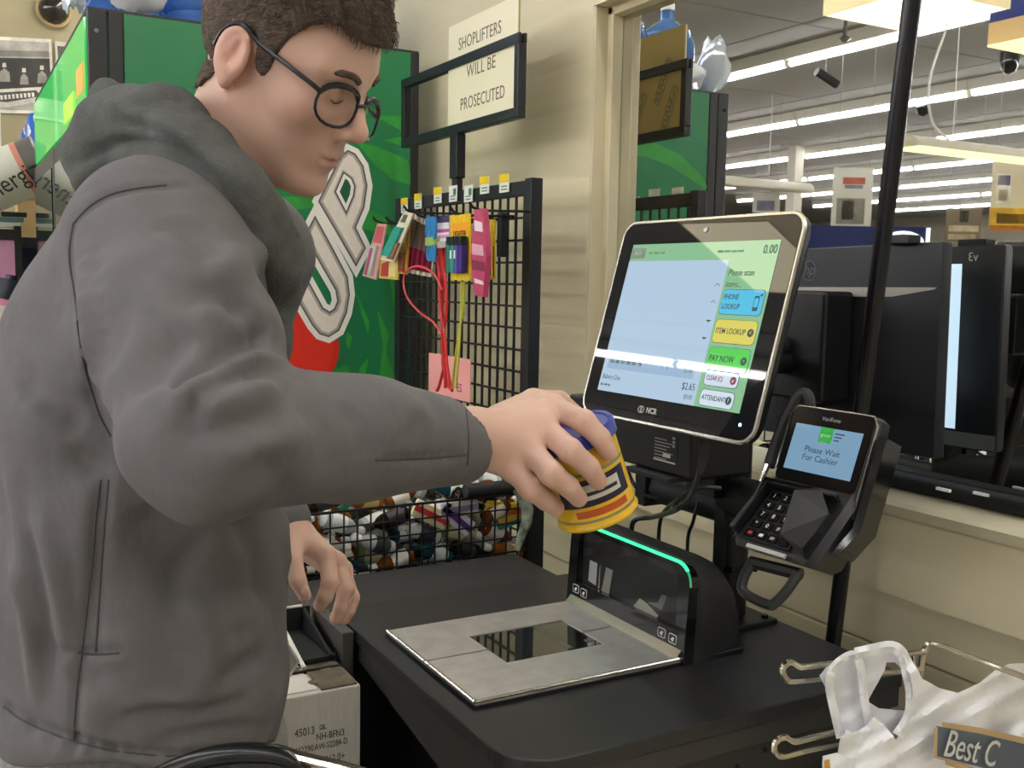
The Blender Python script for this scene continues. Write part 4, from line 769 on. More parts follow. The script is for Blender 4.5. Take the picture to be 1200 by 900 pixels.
pp_(MB().tube([PF @ V((-.0775, -.028, -.006)), PF @ V((-.0765, -.046, -.002)), PF @ V((-.076, -.052, 0))], [.005, .0035, .001], 8), 'stylus_tip', M('steel_bright'), smooth=True)
pp_(MB().loft([[PF @ V((x, y, z)) for x, y in rrect(.07, .10, .01, 3, 0, -.06)] for z in (-.036, -.022)]), 'back_cradle', plast, smooth=True)
# ------------------------------------------------------------------ bag rack in front of the counter
rk = thing('bag_rack', 'chrome wire bag rack arms hooked on the counter front', 'bag rack', (1.1, .86, .6))
RY = .86
def rpt(x, y, Y=RY): return P(x, y, Y=Y)
for nm, pts in (('rack_arm', [(1085,764),(1050,768),(1000,775),(945,781),(935,781),(926,776),(919,780),(917,787),(921,795),(930,798),(990,792),(1050,787),(1080,785)]), ('rack_arm', [(1066,833),(1000,852),(945,866),(930,869),(920,864),(911,867),(907,875),(909,883),(918,886),(950,878),(1000,868),(1060,856)])):
    part(MB().tube(bez([rpt(x, y) for x, y in pts], 5), .0042, 8), nm, chrome, rk, smooth=True)
c0, c1 = rpt(1083, 800), rpt(1085, 757); c2 = P(1180, 786, X=c1.x+.10, Y=None) if False else V((c1.x+.012, RY-.02, c1.z))
ex = [rpt(1079, 806), rpt(1080, 780), rpt(1084, 760), rpt(1090, 754), P(1105, 757, Y=.85), P(1140, 771, Y=.83), P(1180, 786, Y=.80), P(1225, 803, Y=.77)]
part(MB().tube(bez(ex, 5), .0042, 8), 'rack_frame', chrome, rk, smooth=True)
part(MB().tube([rpt(1079, 806), rpt(1076, 860), rpt(1073, 960)], .0042, 8), 'rack_frame', chrome, rk, smooth=True)
part(MB().box((rpt(1073, 960).x-.02, RY-.01, .1), (rpt(1073, 960).x+.02, Y0+.002, .75)), 'rack_mount', plast, rk)
for x in (1062, 1070): part(MB().tube([rpt(x, 764), rpt(x+2, 786)], .003, 6), 'rack_tie', chrome, rk)
# ------------------------------------------------------------------ white carrier bags on it
bagm = M('bag_white', 'ffffff', .38, alpha=.90, bump=.25, bs=26, spec=.5); m_ = bagm.node_tree.nodes['Principled BSDF']; m_.inputs['Subsurface Weight'].default_value = .0
def inpoly(x, y, pl):
    c = False; n = len(pl)
    for i in range(n):
        x1, y1 = pl[i]; x2, y2 = pl[i-1]
        if (y1 > y) != (y2 > y) and x < (x2-x1)*(y-y1)/(y2-y1)+x1: c = not c
    return c
def film_sheet(poly, Yf, amp, seed, holes=(), step=4, thick=.0012):
    """crumpled film panel: outline traced as directions, put at the rack's own distance"""
    rnd = random.Random(seed); ph = [(rnd.uniform(.02, .07), rnd.uniform(.02, .07), rnd.uniform(0, 6.3), rnd.uniform(.4, 1)) for _ in range(7)]
    bm = bmesh.new(); vs = [bm.verts.new((x, y, 0)) for x, y in poly]; es = [bm.edges.new((vs[i], vs[(i+1)%len(vs)])) for i in range(len(vs))]
    for h in holes:
        hv = [bm.verts.new((x, y, 0)) for x, y in h]; es += [bm.edges.new((hv[i], hv[(i+1)%len(hv)])) for i in range(len(hv))]
    bmesh.ops.triangle_fill(bm, use_beauty=True, edges=es)
    for k in range(6):
        le = [e for e in bm.edges if e.calc_length() > step*1.6]
        if not le: break
        bmesh.ops.subdivide_edges(bm, edges=le, cuts=1); bmesh.ops.triangulate(bm, faces=bm.faces)
        bmesh.ops.beautify_fill(bm, faces=bm.faces, edges=bm.edges)
    for v in bm.verts:
        x, y = v.co.x, v.co.y; n = sum(w_*math.sin(a_*x*1.9+b_*y*1.3+p_) for a_, b_, p_, w_ in ph)/3+.5*abs(math.sin(.06*x+.11*y+seed))
        yy = Yf(x, y) if callable(Yf) else Yf; v.co = P(x, y, Y=yy+amp*n)
    bmesh.ops.recalc_face_normals(bm, faces=bm.faces); r_ = bmesh.ops.solidify(bm, geom=bm.faces[:], thickness=thick)
    mb = MB(); bm.verts.index_update(); mb.v = [tuple(v.co) for v in bm.verts]; mb.f = [[v.index for v in f.verts] for f in bm.faces]; mb.m = [0]*len(mb.f); bm.free(); return mb
bg = thing('carrier_bag', 'white plastic carrier bag with grey best logo hooked on the bag rack', 'plastic bag', (1.1, .83, .7))
part(film_sheet([(1062,762),(1080,795),(1100,806),(1122,812),(1148,800),(1165,786),(1182,778),(1200,777),(1235,800),(1235,935),(1035,935),(1030,905),(1042,880),(1052,862),(1066,838),(1070,815),(1066,790),(1052,772)], .825, .010, 3), 'front_panel', bagm, bg, smooth=True)
part(film_sheet([(960,792),(968,782),(985,770),(1002,764),(1040,757),(1056,762),(1066,776),(1062,788),(1048,776),(1038,776),(1036,785),(1022,810),(1016,822),(1030,830),(1064,833),(1066,842),(1050,848),(1046,862),(1052,880),(1040,935),(988,935),(995,872),(985,850),(975,820)], .845, .006, 8), 'back_panel', M('bag_film', 'fbfbff', .3, alpha=.72, bump=.25, bs=26), bg, smooth=True)
def strap(pts, wd, Yv, nm='handle'):
    c = bez([(x, y, 0) for x, y in pts], 6); rg = []
    for i, q in enumerate(c):
        t_ = (c[min(i+1, len(c)-1)]-c[max(i-1, 0)]).normalized(); n_ = V((-t_.y, t_.x, 0)); k_ = .004*math.sin(i*.7)
        a_ = q+n_*wd; b_ = q-n_*wd; m_ = q
        rg.append([P(a_.x, a_.y, Y=Yv+k_), P(m_.x, m_.y, Y=Yv-.005), P(b_.x, b_.y, Y=Yv+k_), P(m_.x, m_.y, Y=Yv-.003)])
    part(MB().loft(rg), nm, bagm, bg, smooth=True)
strap([(985,865),(978,835),(972,805),(975,785),(988,772),(1003,768),(1010,790),(1013,820),(1020,855)], 5, .838)
strap([(1002,766),(1020,762),(1045,758),(1058,768),(1064,790),(1068,812),(1066,838),(1052,862)], 7, .832)
strap([(988,862),(1000,866),(1018,858),(1030,845)], 8, .83, 'knot')
part(film_sheet([(985,862),(1020,855),(1035,848),(1050,868),(1048,905),(1040,935),(978,935),(980,890)], .818, .012, 12), 'lower_fold', bagm, bg, smooth=True)
lgm = M('bag_slate', '5d6672', .5); tanm = M('bag_tan', 'c9a878', .5)
def bagq(pts, Yv, nm, m, par=bg): return part(film_sheet(pts, Yv, .002, 5, step=12), nm, m, par, smooth=True)
bagq([(1104,846),(1150,853),(1235,872),(1235,878),(1150,861),(1104,853)], .8105, 'logo_band', tanm)
lgo = bagq([(1098,851),(1150,860),(1235,880),(1235,924),(1150,899),(1097,886)], .809, 'logo_panel', lgm)
bagq([(1095,852),(1098,852),(1097,886),(1235,930),(1235,936),(1108,896),(1108,891),(1094,888)], .8095, 'logo_band', tanm)
a_ = P(1108, 872, Y=.805); b_ = P(1200, 893, Y=.805); text('logo_lettering', 'Best C', .050, frame(a_, b_-a_, (0, 0, 1)), M('print_white'), bg, .0004, 'LEFT', .85)
b2 = thing('carrier_bag', 'small white carrier bag with orange print behind the knotted handles', 'plastic bag', (.95, .83, .7))
part(film_sheet([(964,886),(980,882),(1000,890),(1010,935),(962,935)], .80, .004, 6), 'bag_panel', bagm, b2, smooth=True); part(film_sheet([(967,892),(972,890),(976,935),(968,935)], .797, .001, 6), 'print_patch', M('bag_orange', 'd8a040', .5), b2)
# ------------------------------------------------------------------ shopping cart edge below the man
sc_ = thing('shopping_cart', 'shopping cart with black rounded handle and silver bar in front of the jacket hem', 'shopping cart', (.2, .6, 0))
hpts = [P(x, y, D=.80) for x, y in ((150,935), (185,912), (212,899), (245,888), (280,883), (315,884), (340,890), (352,902), (352,930))]
part(MB().tube(bez(hpts, 5), .0085, 10), 'handle', M('cart_black', '1a1b1c', .22), sc_, smooth=True)
part(MB().loft([[hpts[i]+V((0,0,-.004)), hpts[i]+V((0,-.01,-.004)), hpts[i]+V((0,-.02,-.13)), hpts[i]+V((0,-.005,-.13))] for i in range(1, 8)]), 'seat_back', M('cart_plastic', '26282a', .35, bump=.1, bs=300), sc_, smooth=True)
part(MB().tube([P(345,886,D=.80), P(400,899,D=.79), P(470,920,D=.77)], .005, 8), 'side_bar', chrome, sc_, smooth=True)
for x in (-.02, .30):
    for yy in (.42, .72):
        part(MB().tube([(x, yy, .06), (x*.9+.02, yy, .98)], .008, 8), 'frame_leg', M('steel_dull'), sc_, smooth=True); part(MB().lathe([(.05, -.012), (.055, 0), (.05, .012)], 14, mat=Matrix.Translation((x, yy, .056)) @ Matrix.Rotation(math.pi/2, 4, 'Y')), 'wheel', plast, sc_, smooth=True)
for i in range(8): part(MB().tube([(-.02+.32*i/7, .72, .55), (-.02+.32*i/7, .72, .97)], .002, 5), 'basket_wire', M('steel_dull'), sc_)
part(MB().tube([(-.02, .72, .55), (.30, .72, .55), (.30, .42, .55), (-.02, .42, .55)], .004, 6, closed=True), 'basket_rim', M('steel_dull'), sc_)
# ------------------------------------------------------------------ white carton between man and counter
CYF = 1.36; zt_ = P(372, 812, Y=CYF).z
cw = M('carton_white', 'd2cec6', .7, var=.06, vs=20, stretch=(8,1,1))
cb = thing('white_carton', 'white printed carton with spotted perforated top beside the counter end', 'carton', (.42, 1.45, 0))
xr = .518
part(MB().box((.26, CYF, .02), (xr, 1.60, zt_)), 'carton_body', cw, cb, bevel=.002)
part(MB().box((.27, CYF+.01, zt_), (.455, 1.59, zt_+.002)), 'top_flap', M('flap_white', 'e6e2da', .7), cb); fl2 = part(MB().box((.460, CYF+.004, zt_), (xr-.004, 1.59, zt_+.003)), 'top_flap', M('flap_brown', '6a5e50', .8, var=.3, vs=40), cb)
for i in range(12):
    x, y = random.uniform(.36, .51), random.uniform(CYF+.02, 1.57); part(MB().lathe([(.009, zt_+.003), (.008, zt_+.0036)], 8, mat=Matrix.Translation((x, y, 0))), 'spot', M('spot_brown', '7a6a4a', .8), cb)
part(MB().box((.30, CYF+.075, zt_), (xr-.002, CYF+.080, zt_+.005)), 'top_slot', dark, cb)
CF = frame((0, CYF-.0006, 0), (1,0,0), (0,0,1)); ci = M('ink_grey_dark', '55504a', .7)
for s, x, y, z_ in (('45013', 357, 858, .017), ('OL', 378, 852, .011), ('NH-BFN3', 387, 861, .015), ('AW-S2284-D', 388, 872, .013), ('M42290', 355, 879, .014), ('65012.0+', 388, 889, .016)):
    p = P(x, y, Y=CYF); text('carton_print', s, z_, CF @ Matrix.Translation((p.x, p.z, 0)), ci, cb, .0003, sx=.7)
dt = thing('display_tray', 'black open tray with white rims standing on the white carton', 'tray', (.46, 1.6, zt_))
q = [P(341,742,Y=1.62), P(372,746,Y=1.62), P(402,800,Y=1.40), P(392,801,Y=1.40)]
part(MB().box((.455, 1.46, zt_+.004), (.517, 1.60, zt_+.012)), 'tray_floor', dark, dt); part(MB().prism([(1.46, zt_+.004), (1.60, zt_+.004), (1.60, zt_+.05), (1.46, zt_+.014)], .505, .509, mat=Matrix(((0,0,1,0),(1,0,0,0),(0,1,0,0),(0,0,0,1)))), 'tray_side', dark, dt)
part(MB().tube([(.458, 1.44, zt_+.008), (.458, 1.60, zt_+.05), (.505, 1.60, zt_+.05)], .0035, 6), 'tray_rim', M('flap_white'), dt); part(MB().box((.455, 1.595, zt_+.004), (.517, 1.60, zt_+.05)), 'tray_back', dark, dt)
fc = thing('folded_card', 'white folded price card leaning on the carton', 'card', (.40, 1.33, zt_))
a_, b_, c_, d_ = [P(x, y, Y=1.352) for x, y in ((323,768),(332,746),(350,775),(331,805))]
mbq = MB(); mbq.tube([a_, b_, c_, d_], .0022, 4); part(mbq, 'card_edge', M('flap_white'), fc); part(MB().add([a_, b_, c_, d_], [(0,1,2,3)]).add([a_+V((0,.002,0)), b_+V((0,.002,0)), c_+V((0,.002,0)), d_+V((0,.002,0))], [(0,1,2,3)]), 'card_face', M('card_grey', 'a8a49c', .6), fc)
a2 = [P(x, y, Y=1.350) for x, y in ((321,768),(331,744),(339,752),(326,778))]; part(MB().add(a2, [(0,1,2,3)]), 'card_tag', M('flap_white'), fc)
# ------------------------------------------------------------------ the shopper: implicit surfaces meshed with surface nets
def A3(v): return np.array(tuple(v), np.float64)
def s_ell(p, c, r):
    q = (p-np.asarray(c))/np.asarray(r); k0 = np.sqrt((q*q).sum(1))+1e-9; q2 = q/np.asarray(r); k1 = np.sqrt((q2*q2).sum(1))+1e-9; return k0*(k0-1)/k1
def s_cap(p, a, b, ra, rb=None, sq=None):
    a = np.asarray(a, float); b = np.asarray(b, float); rb = ra if rb is None else rb; ba = b-a; pa = p-a
    h = np.clip(pa@ba/(ba@ba+1e-12), 0, 1); return np.sqrt(((pa-h[:, None]*ba)**2).sum(1))-(ra+(rb-ra)*h)
def s_sph(p, c, r): return np.sqrt(((p-np.asarray(c))**2).sum(1))-r
def smin(a, b, k): h = np.clip(.5+.5*(b-a)/k, 0, 1); return b*(1-h)+a*h-k*h*(1-h)
def smax(a, b, k): return -smin(-a, -b, k)
def chain(p, pts, rad, k=.004):
    d = None
    for i in range(len(pts)-1):
        e = s_cap(p, pts[i], pts[i+1], rad[i], rad[i+1]); d = e if d is None else smin(d, e, k)
    return d
def mesh_sdf(fn, lo, hi, h, blk=20, marg=.03):
    lo = np.asarray(lo, float); n = np.ceil((np.asarray(hi)-lo)/h).astype(int)+2; D = np.empty(n, np.float32)
    ax = [lo[i]+h*np.arange(n[i]) for i in range(3)]
    for i in range(0, n[0], blk):
        for j in range(0, n[1], blk):
            for k in range(0, n[2], blk):
                X, Y, Z = ax[0][i:i+blk], ax[1][j:j+blk], ax[2][k:k+blk]
                c = np.array([[X.mean(), Y.mean(), Z.mean()]]); R = .5*h*math.sqrt(len(X)**2+len(Y)**2+len(Z)**2); d = fn(c)[0]
                if abs(d) > R*1.2+marg: D[i:i+blk, j:j+blk, k:k+blk] = d; continue
                g = np.stack(np.meshgrid(X, Y, Z, indexing='ij'), -1).reshape(-1, 3); D[i:i+blk, j:j+blk, k:k+blk] = fn(g).reshape(len(X), len(Y), len(Z))
    S = D < 0; cnt = np.zeros(n-1, np.int8); cor = [(a, b, c) for a in (0, 1) for b in (0, 1) for c in (0, 1)]
    for a, b, c in cor: cnt += S[a:n[0]-1+a, b:n[1]-1+b, c:n[2]-1+c]
    idx = np.argwhere((cnt > 0) & (cnt < 8)); acc = np.zeros((len(idx), 3)); num = np.zeros(len(idx))
    for c0 in cor:
        for axn in range(3):
            if c0[axn]: continue
            c1 = list(c0); c1[axn] = 1; d0 = D[tuple((idx+c0).T)]; d1 = D[tuple((idx+c1).T)]; m = (d0 < 0) != (d1 < 0); t = np.where(m, d0/np.where(m, d0-d1, 1), 0)
            pt = np.tile(np.array(c0, float), (len(idx), 1)); pt[:, axn] += t; acc[m] += pt[m]; num += m
    V_ = lo+h*(idx+acc/num[:, None]); vid = -np.ones(n-1, np.int64); vid[tuple(idx.T)] = np.arange(len(idx)); F_ = []
    for axn in range(3):
        sl0 = [slice(None)]*3; sl1 = [slice(None)]*3; sl0[axn] = slice(0, -1); sl1[axn] = slice(1, None); ch = S[tuple(sl0)] != S[tuple(sl1)]; e = np.argwhere(ch)
        u, w_ = [(1, 2), (2, 0), (0, 1)][axn]; ok = (e[:, u] > 0) & (e[:, w_] > 0) & (e[:, u] < n[u]-1) & (e[:, w_] < n[w_]-1); e = e[ok]
        def g(du, dw): q = e.copy(); q[:, u] -= du; q[:, w_] -= dw; return vid[tuple(q.T)]
        quad = np.stack([g(1, 1), g(0, 1), g(0, 0), g(1, 0)], 1); fl_ = ~S[tuple(e.T)]; quad[fl_] = quad[fl_][:, ::-1]; F_.append(quad)
    return V_, np.concatenate(F_)
def np_obj(name, Vs, Fs, mats, parent=None, cols=None, smooth=True, matidx=None):
    me = bpy.data.meshes.new(name); me.vertices.add(len(Vs)); me.vertices.foreach_set('co', np.ascontiguousarray(Vs, np.float32).ravel())
    me.loops.add(Fs.size); me.loops.foreach_set('vertex_index', Fs.astype(np.int32).ravel()); me.polygons.add(len(Fs)); me.polygons.foreach_set('loop_start', np.arange(0, Fs.size, 4, dtype=np.int32)); me.polygons.foreach_set('loop_total', np.full(len(Fs), 4, np.int32))
    me.update(calc_edges=True); me.validate(); me.polygons.foreach_set('use_smooth', [True]*len(me.polygons))
    for m in (mats if isinstance(mats, (list, tuple)) else [mats]): me.materials.append(m)
    if cols is not None:
        ca = me.color_attributes.new('skin', 'FLOAT_COLOR', 'POINT'); ca.data.foreach_set('color', np.c_[cols, np.ones(len(cols))].astype(np.float32).ravel())
    o = bpy.data.objects.new(name, me); C.objects.link(o)
    if parent: attach(o, parent)
    return o
def laplace(Vs, Fs, it=1, lam=.5):
    for _ in range(it):
        s = np.zeros_like(Vs); c = np.zeros(len(Vs))
        for a, b in ((0, 1), (1, 2), (2, 3), (3, 0)):
            np.add.at(s, Fs[:, a], Vs[Fs[:, b]]); np.add.at(s, Fs[:, b], Vs[Fs[:, a]]); np.add.at(c, Fs[:, a], 1); np.add.at(c, Fs[:, b], 1)
        Vs = Vs+lam*(s/np.maximum(c, 1)[:, None]-Vs)
    return Vs
def vnormals(v, f):
    n = np.cross(v[f[:, 2]]-v[f[:, 0]], v[f[:, 3]]-v[f[:, 1]]); o = np.zeros_like(v)
    for k in range(4): np.add.at(o, f[:, k], n)
    return o/(np.linalg.norm(o, axis=1)[:, None]+1e-12)
def pxp(x, y, D): return A3(P(x, y, D=D))
# --- head frame
_a = math.radians(-16.5-28); _p = math.radians(29); _rl = math.radians(-9)
f0 = np.array([math.cos(_a), math.sin(_a), 0]); l0 = np.array([-math.sin(_a), math.cos(_a), 0]); z0 = np.array([0, 0, 1.])
HFw = math.cos(_p)*f0-math.sin(_p)*z0; HU0 = np.cross(HFw, l0); HL = math.cos(_rl)*l0-math.sin(_rl)*HU0; HU = np.cross(HFw, HL)
HM = np.array([HFw, HL, HU]).T; HC_ = np.array([.352, 1.156, 1.686])-.008*np.array([RT.x, RT.y, RT.z])
def to_head(p): return (p-HC_)@HM
def head_pt(x, y, z): return HC_+HM@np.array([x, y, z])
NB = pxp(238, 250, 1.17)                     # where the neck meets the body
nb = (NB-HC_)@HM
def cranium(q):
    d = s_ell(q, (-.008, 0, .040), (.097, .0765, .092)); d = smin(d, s_ell(q, (.042, 0, .040), (.056, .066, .058)), .03); return d
def head_fn(q):
    d = cranium(q); ay = np.abs(q[:, 1]); m = np.stack([q[:, 0], ay, q[:, 2]], 1)
    d = smin(d, s_ell(q, (.040, 0, -.030), (.060, .061, .080)), .03)
    d = smin(d, s_cap(m, (-.004, .057, -.045), (.070, .018, -.100), .016, .018), .028)
    d = smin(d, s_ell(q, (.084, 0, -.100), (.019, .021, .018)), .016)
    d = smin(d, s_ell(m, (.064, .043, -.012), (.024, .022, .022)), .022)
    d = smin(d, s_cap(m, (.088, .010, .033), (.072, .050, .034), .011, .012), .016)
    d = smin(d, s_ell(q, (.083, 0, -.060), (.021, .026, .024)), .016)
    d = smax(d, -s_ell(m, (.101, .033, .009), (.017, .019, .012)), .012)
    d = smin(d, s_ell(m, (.0795, .032, .010), (.0135, .0145, .0125)), .003)
    n = s_cap(q, (.090, 0, .024), (.116, 0, -.019), .0075, .0105); n = smin(n, s_sph(q, (.117, 0, -.023), .0115), .006); n = smin(n, s_ell(m, (.105, .0125, -.030), (.011, .0075, .0085)), .006)
    d = smin(d, n, .010)
    d = smax(d, -s_ell(m, (.110, .0065, -.038), (.005, .0035, .004)), .003)
    d = smin(d, s_ell(q, (.0985, 0, -.0575), (.0085, .022, .0055)), .005); d = smin(d, s_ell(q, (.0965, 0, -.0685), (.0085, .020, .0062)), .005)
    d = smax(d, -s_ell(q, (.106, 0, -.0628), (.014, .026, .0016)), .003)
    # ears: rim, lobe and bowl
    e = s_ell(m, (-.013, .0815, .004), (.021, .0075, .033)); t = .30; 
    e = smax(e, -s_ell(m, (-.0095, .0915, .009), (.0135, .0105, .0215)), .003); e = smin(e, s_cap(m, (-.019, .083, -.004), (-.013, .083, .018), .0038, .003), .004); e = smin(e, s_ell(m, (-.004, .078, -.003), (.006, .006, .009)), .004); e = smin(e, s_ell(m, (-.011, .080, -.026), (.0085, .0055, .010)), .005)
    d = smin(d, e, .006)
    k = s_cap(q, (-.022, 0, -.030), nb, .056, .060); d = smin(d, k, .022)
    return d
def skin_cols(q, base=(.66, .425, .325)):
    c = np.tile(np.array(base), (len(q), 1)); ay = np.abs(q[:, 1])
    def mix(w, col): 
        nonlocal c; w = np.clip(w, 0, 1)[:, None]; c = c*(1-w)+np.array(col)*w
    g = lambda ctr, s: np.exp(-(((np.stack([q[:, 0], ay, q[:, 2]], 1)-np.array(ctr))/np.array(s))**2).sum(1))
    mix(.35*g((.075, .05, -.02), (.03, .03, .025)), (.70, .33, .26)); mix(.5*g((.118, 0, -.022), (.014, .016, .014)), (.71, .34, .27)); mix(.55*g((-.013, .083, .004), (.03, .014, .04)), (.71, .34, .27))
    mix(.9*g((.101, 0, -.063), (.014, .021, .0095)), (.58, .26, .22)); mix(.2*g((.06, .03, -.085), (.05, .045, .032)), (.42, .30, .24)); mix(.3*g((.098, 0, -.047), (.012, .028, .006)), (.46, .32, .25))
    return c
hv, hf = mesh_sdf(lambda p: np.maximum(head_fn(to_head(p)), -(p[:, 2]-1.30)), HC_-.24, HC_+.20, .0031)
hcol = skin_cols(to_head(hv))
# --- hands
def hand_fn(wrist, elbow, mcps, fingers, thumb, wr=.027, er=.036, ks=.010):
    def fn(p):
        d = s_cap(p, elbow, wrist, er, wr)
        pal = None
        for m in mcps:
            e = s_cap(p, wrist, m, .0215, .0135); pal = e if pal is None else smin(pal, e, .014)
        for i in range(3): pal = smin(pal, s_cap(p, mcps[i], mcps[i+1], .0125), .008)
        d = smin(d, pal, .022); fd = None
        for m, f in zip(mcps, fingers):
            pts = [m]+f; rad = [.0128, .0122, .0108, .0094][:len(pts)]; e = chain(p, pts, rad, .003); kn = s_sph(p, f[0], .0126); e = smin(e, kn, .003); d2 = e; fd = d2 if fd is None else np.minimum(fd, d2)
        d = smin(d, fd, .006); t = chain(p, thumb, [.017, .0135, .0115, .0092][:len(thumb)], .004); return smin(d, t, .012)
    return fn
CCp = pxp(693, 557, 1.105)                        # centre of the can he holds
RW, RE = pxp(552, 514, 1.03), pxp(248, 514, .81)
Rm_ = [pxp(648, 478, 1.085), pxp(636, 500, 1.055), pxp(619, 524, 1.04), pxp(600, 547, 1.04)]
Rf = [[pxp(684, 494, 1.045), pxp(703, 513, 1.043), pxp(713, 530, 1.05)], [pxp(668, 528, 1.022), pxp(690, 547, 1.030), pxp(701, 564, 1.043)], [pxp(646, 555, 1.015), pxp(666, 570, 1.028), pxp(678, 584, 1.042)], [pxp(622, 572, 1.03), pxp(640, 586, 1.045), pxp(651, 595, 1.06)]]
Rt = [pxp(585, 492, 1.07), pxp(625, 470, 1.105), pxp(655, 470, 1.145), pxp(683, 492, 1.165)]
rfn = hand_fn(RW, RW+(RE-RW)*.45, Rm_, Rf, Rt)
allp = np.array([RW+(RE-RW)*.45]+Rm_+[q for f in Rf for q in f]+Rt); rv, rf_ = mesh_sdf(rfn, allp.min(0)-.05, allp.max(0)+.04, .0022)
LW, LE = pxp(334, 618, 1.46), pxp(240, 560, 1.52)
Lm_ = [pxp(383, 652, 1.44), pxp(394, 659, 1.465), pxp(401, 668, 1.49), pxp(402, 678, 1.515)]
Lf = [[pxp(387, 683, 1.415), pxp(381, 699, 1.41), pxp(375, 709, 1.412)], [pxp(405, 692, 1.445), pxp(400, 712, 1.44), pxp(394, 724, 1.44)], [pxp(411, 700, 1.475), pxp(408, 715, 1.47), pxp(403, 725, 1.47)], [pxp(410, 705, 1.505), pxp(408, 715, 1.50), pxp(405, 720, 1.50)]]
Lt = [pxp(343, 632, 1.44), pxp(343, 657, 1.405), pxp(349, 680, 1.395), pxp(357, 698, 1.395)]
lfn = hand_fn(LW, LW+(LE-LW)*.5, Lm_, Lf, Lt)
allp = np.array([LW+(LE-LW)*.5]+Lm_+[q for f in Lf for q in f]+Lt); lv, lf_ = mesh_sdf(lfn, allp.min(0)-.05, allp.max(0)+.04, .0022)
def hand_cols(v, mcps, fingers, thumb):
    c = np.tile(np.array((.66, .425, .325)), (len(v), 1))
    for m, f in zip(mcps, fingers):
        for q, s, w_ in ((m, .012, .45), (f[0], .010, .55), (f[-1], .011, .5)):
            k = (w_*np.exp(-((v-q)**2).sum(1)/s**2))[:, None]; c = c*(1-k)+np.array((.70, .35, .28))*k
    k = (.5*np.exp(-((v-thumb[-1])**2).sum(1)/.012**2))[:, None]; c = c*(1-k)+np.array((.75, .46, .39))*k; return c
rc_, lc_ = hand_cols(rv, Rm_, Rf, Rt), hand_cols(lv, Lm_, Lf, Lt)
# --- body landmarks
bs_ = np.array([ray(172, 600).x, ray(172, 600).y, 0]); bs_ /= np.linalg.norm(bs_); bf = np.array([bs_[1], -bs_[0], 0])          # bf: the way he faces, bs_: his left
SR, SL = pxp(185, 305, .99), pxp(285, 300, 1.36)
CH = pxp(178, 400, 1.165); HIP = pxp(172, 905, 1.15); KN = 0.50
hipc = np.array([HIP[0], HIP[1], .93]); 
feet = [hipc-bs_*.10+bf*.0, hipc+bs_*.10+bf*.03]
def core_fn(p):
    d = s_cap(p, CH+np.array([0, 0, .05]), hipc, .10, .11); d = smin(d, s_cap(p, SR, SL, .05), .05); d = smin(d, s_cap(p, NB, CH, .05, .08), .05)
    d = smin(d, chain(p, [SR, RE, RW+(RE-RW)*.4], [.045, .042, .036], .01), .02); d = smin(d, chain(p, [SL, LE, LW+(LE-LW)*.45], [.045, .042, .034], .01), .02)
    for f in feet: d = smin(d, chain(p, [np.array([f[0], f[1], .88]), np.array([f[0], f[1], .48]), np.array([f[0], f[1], .10])], [.075, .055, .04], .02), .03)
    return d
cv, cf = mesh_sdf(core_fn, (-.25, .65, .03), (.65, 1.75, 1.62), .014, marg=.06)
ccol = np.tile(np.array((.66, .425, .325)), (len(cv), 1))
VV = np.concatenate([hv, rv, lv, cv]); o1, o2, o3 = len(hv), len(hv)+len(rv), len(hv)+len(rv)+len(lv)
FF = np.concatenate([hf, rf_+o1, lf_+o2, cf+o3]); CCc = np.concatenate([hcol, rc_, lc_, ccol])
skin = M_attr('skin', 'skin', .48, bump=.04, bs=260, sss=.12, spec=.35)
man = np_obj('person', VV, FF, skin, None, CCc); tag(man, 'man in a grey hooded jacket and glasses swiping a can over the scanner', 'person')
for q, w_, up in ((pxp(357.5, 693, 1.384), .0062, (.25, 0, -1)), (pxp(375, 706, 1.404), .005, (-.35, 0, -1)), (pxp(713, 529, 1.0415), .0052, (.5, 0, -1)), (pxp(700, 562, 1.0345), .0052, (.5, 0, -1))):
    F = frame(q, V(up).cross(FW), V(up)); part(MB().lathe([(w_*.2, .0012), (w_*.8, .0008), (w_, -.001)], 12, mat=F @ Matrix.Diagonal((1, 1.25, -1, 1))), 'fingernail', M('nail_pink', 'f2d2c6', .3), man, smooth=True)
# --- hair: shell over the cranium cut at the hairline
def zline(x, ay):
    z_ = np.interp(x, [-.12, -.085, -.055, -.036, -.030, -.012, .008, .013, .028, .034, .046, .060, .072, .088, .13], [-.075, -.072, -.055, -.030, .022, .036, .030, -.006, -.004, .030, .058, .074, .080, .074, .066]); return z_+np.where(x > .04, -.25*(ay-.03)*(ay > .03)*0, 0)
def hair_fn(p):
    q = to_head(p); ay = np.abs(q[:, 1]); base = np.minimum(cranium(q), s_cap(q, (-.022, 0, -.030), nb, .056, .060)); s = np.clip((q[:, 2]-.035)/.07, 0, 1); s = s*s*(3-2*s); fr = np.clip((q[:, 0]-.05)/.05, 0, 1)*np.clip((q[:, 2]-.05)/.03, 0, 1)
    tuft = .0018*np.sin(q[:, 0]*190+q[:, 1]*120+30*q[:, 2])+.0016*np.sin(q[:, 1]*260-q[:, 0]*90)+.001*np.sin(q[:, 0]*420+q[:, 2]*310)
    off = .0045+.015*s-.003*fr+tuft*(.3+s)
    d = base-off; d = smax(d, (zline(q[:, 0], ay)-q[:, 2])+.0015*np.sin(q[:, 0]*500), .004)
    return np.where(q[:, 2] < -.08, np.maximum(d, .01), d)
v_, f_ = mesh_sdf(hair_fn, HC_-.20, HC_+.20, .0032)
hairm = M('hair_brown', '5e4f44', .6, var=.35, vs=90, stretch=(1, 1, 4), bump=.6, bs=160, bstretch=(1, 1, 5), spec=.3)
np_obj('hair', v_, f_, hairm, man)
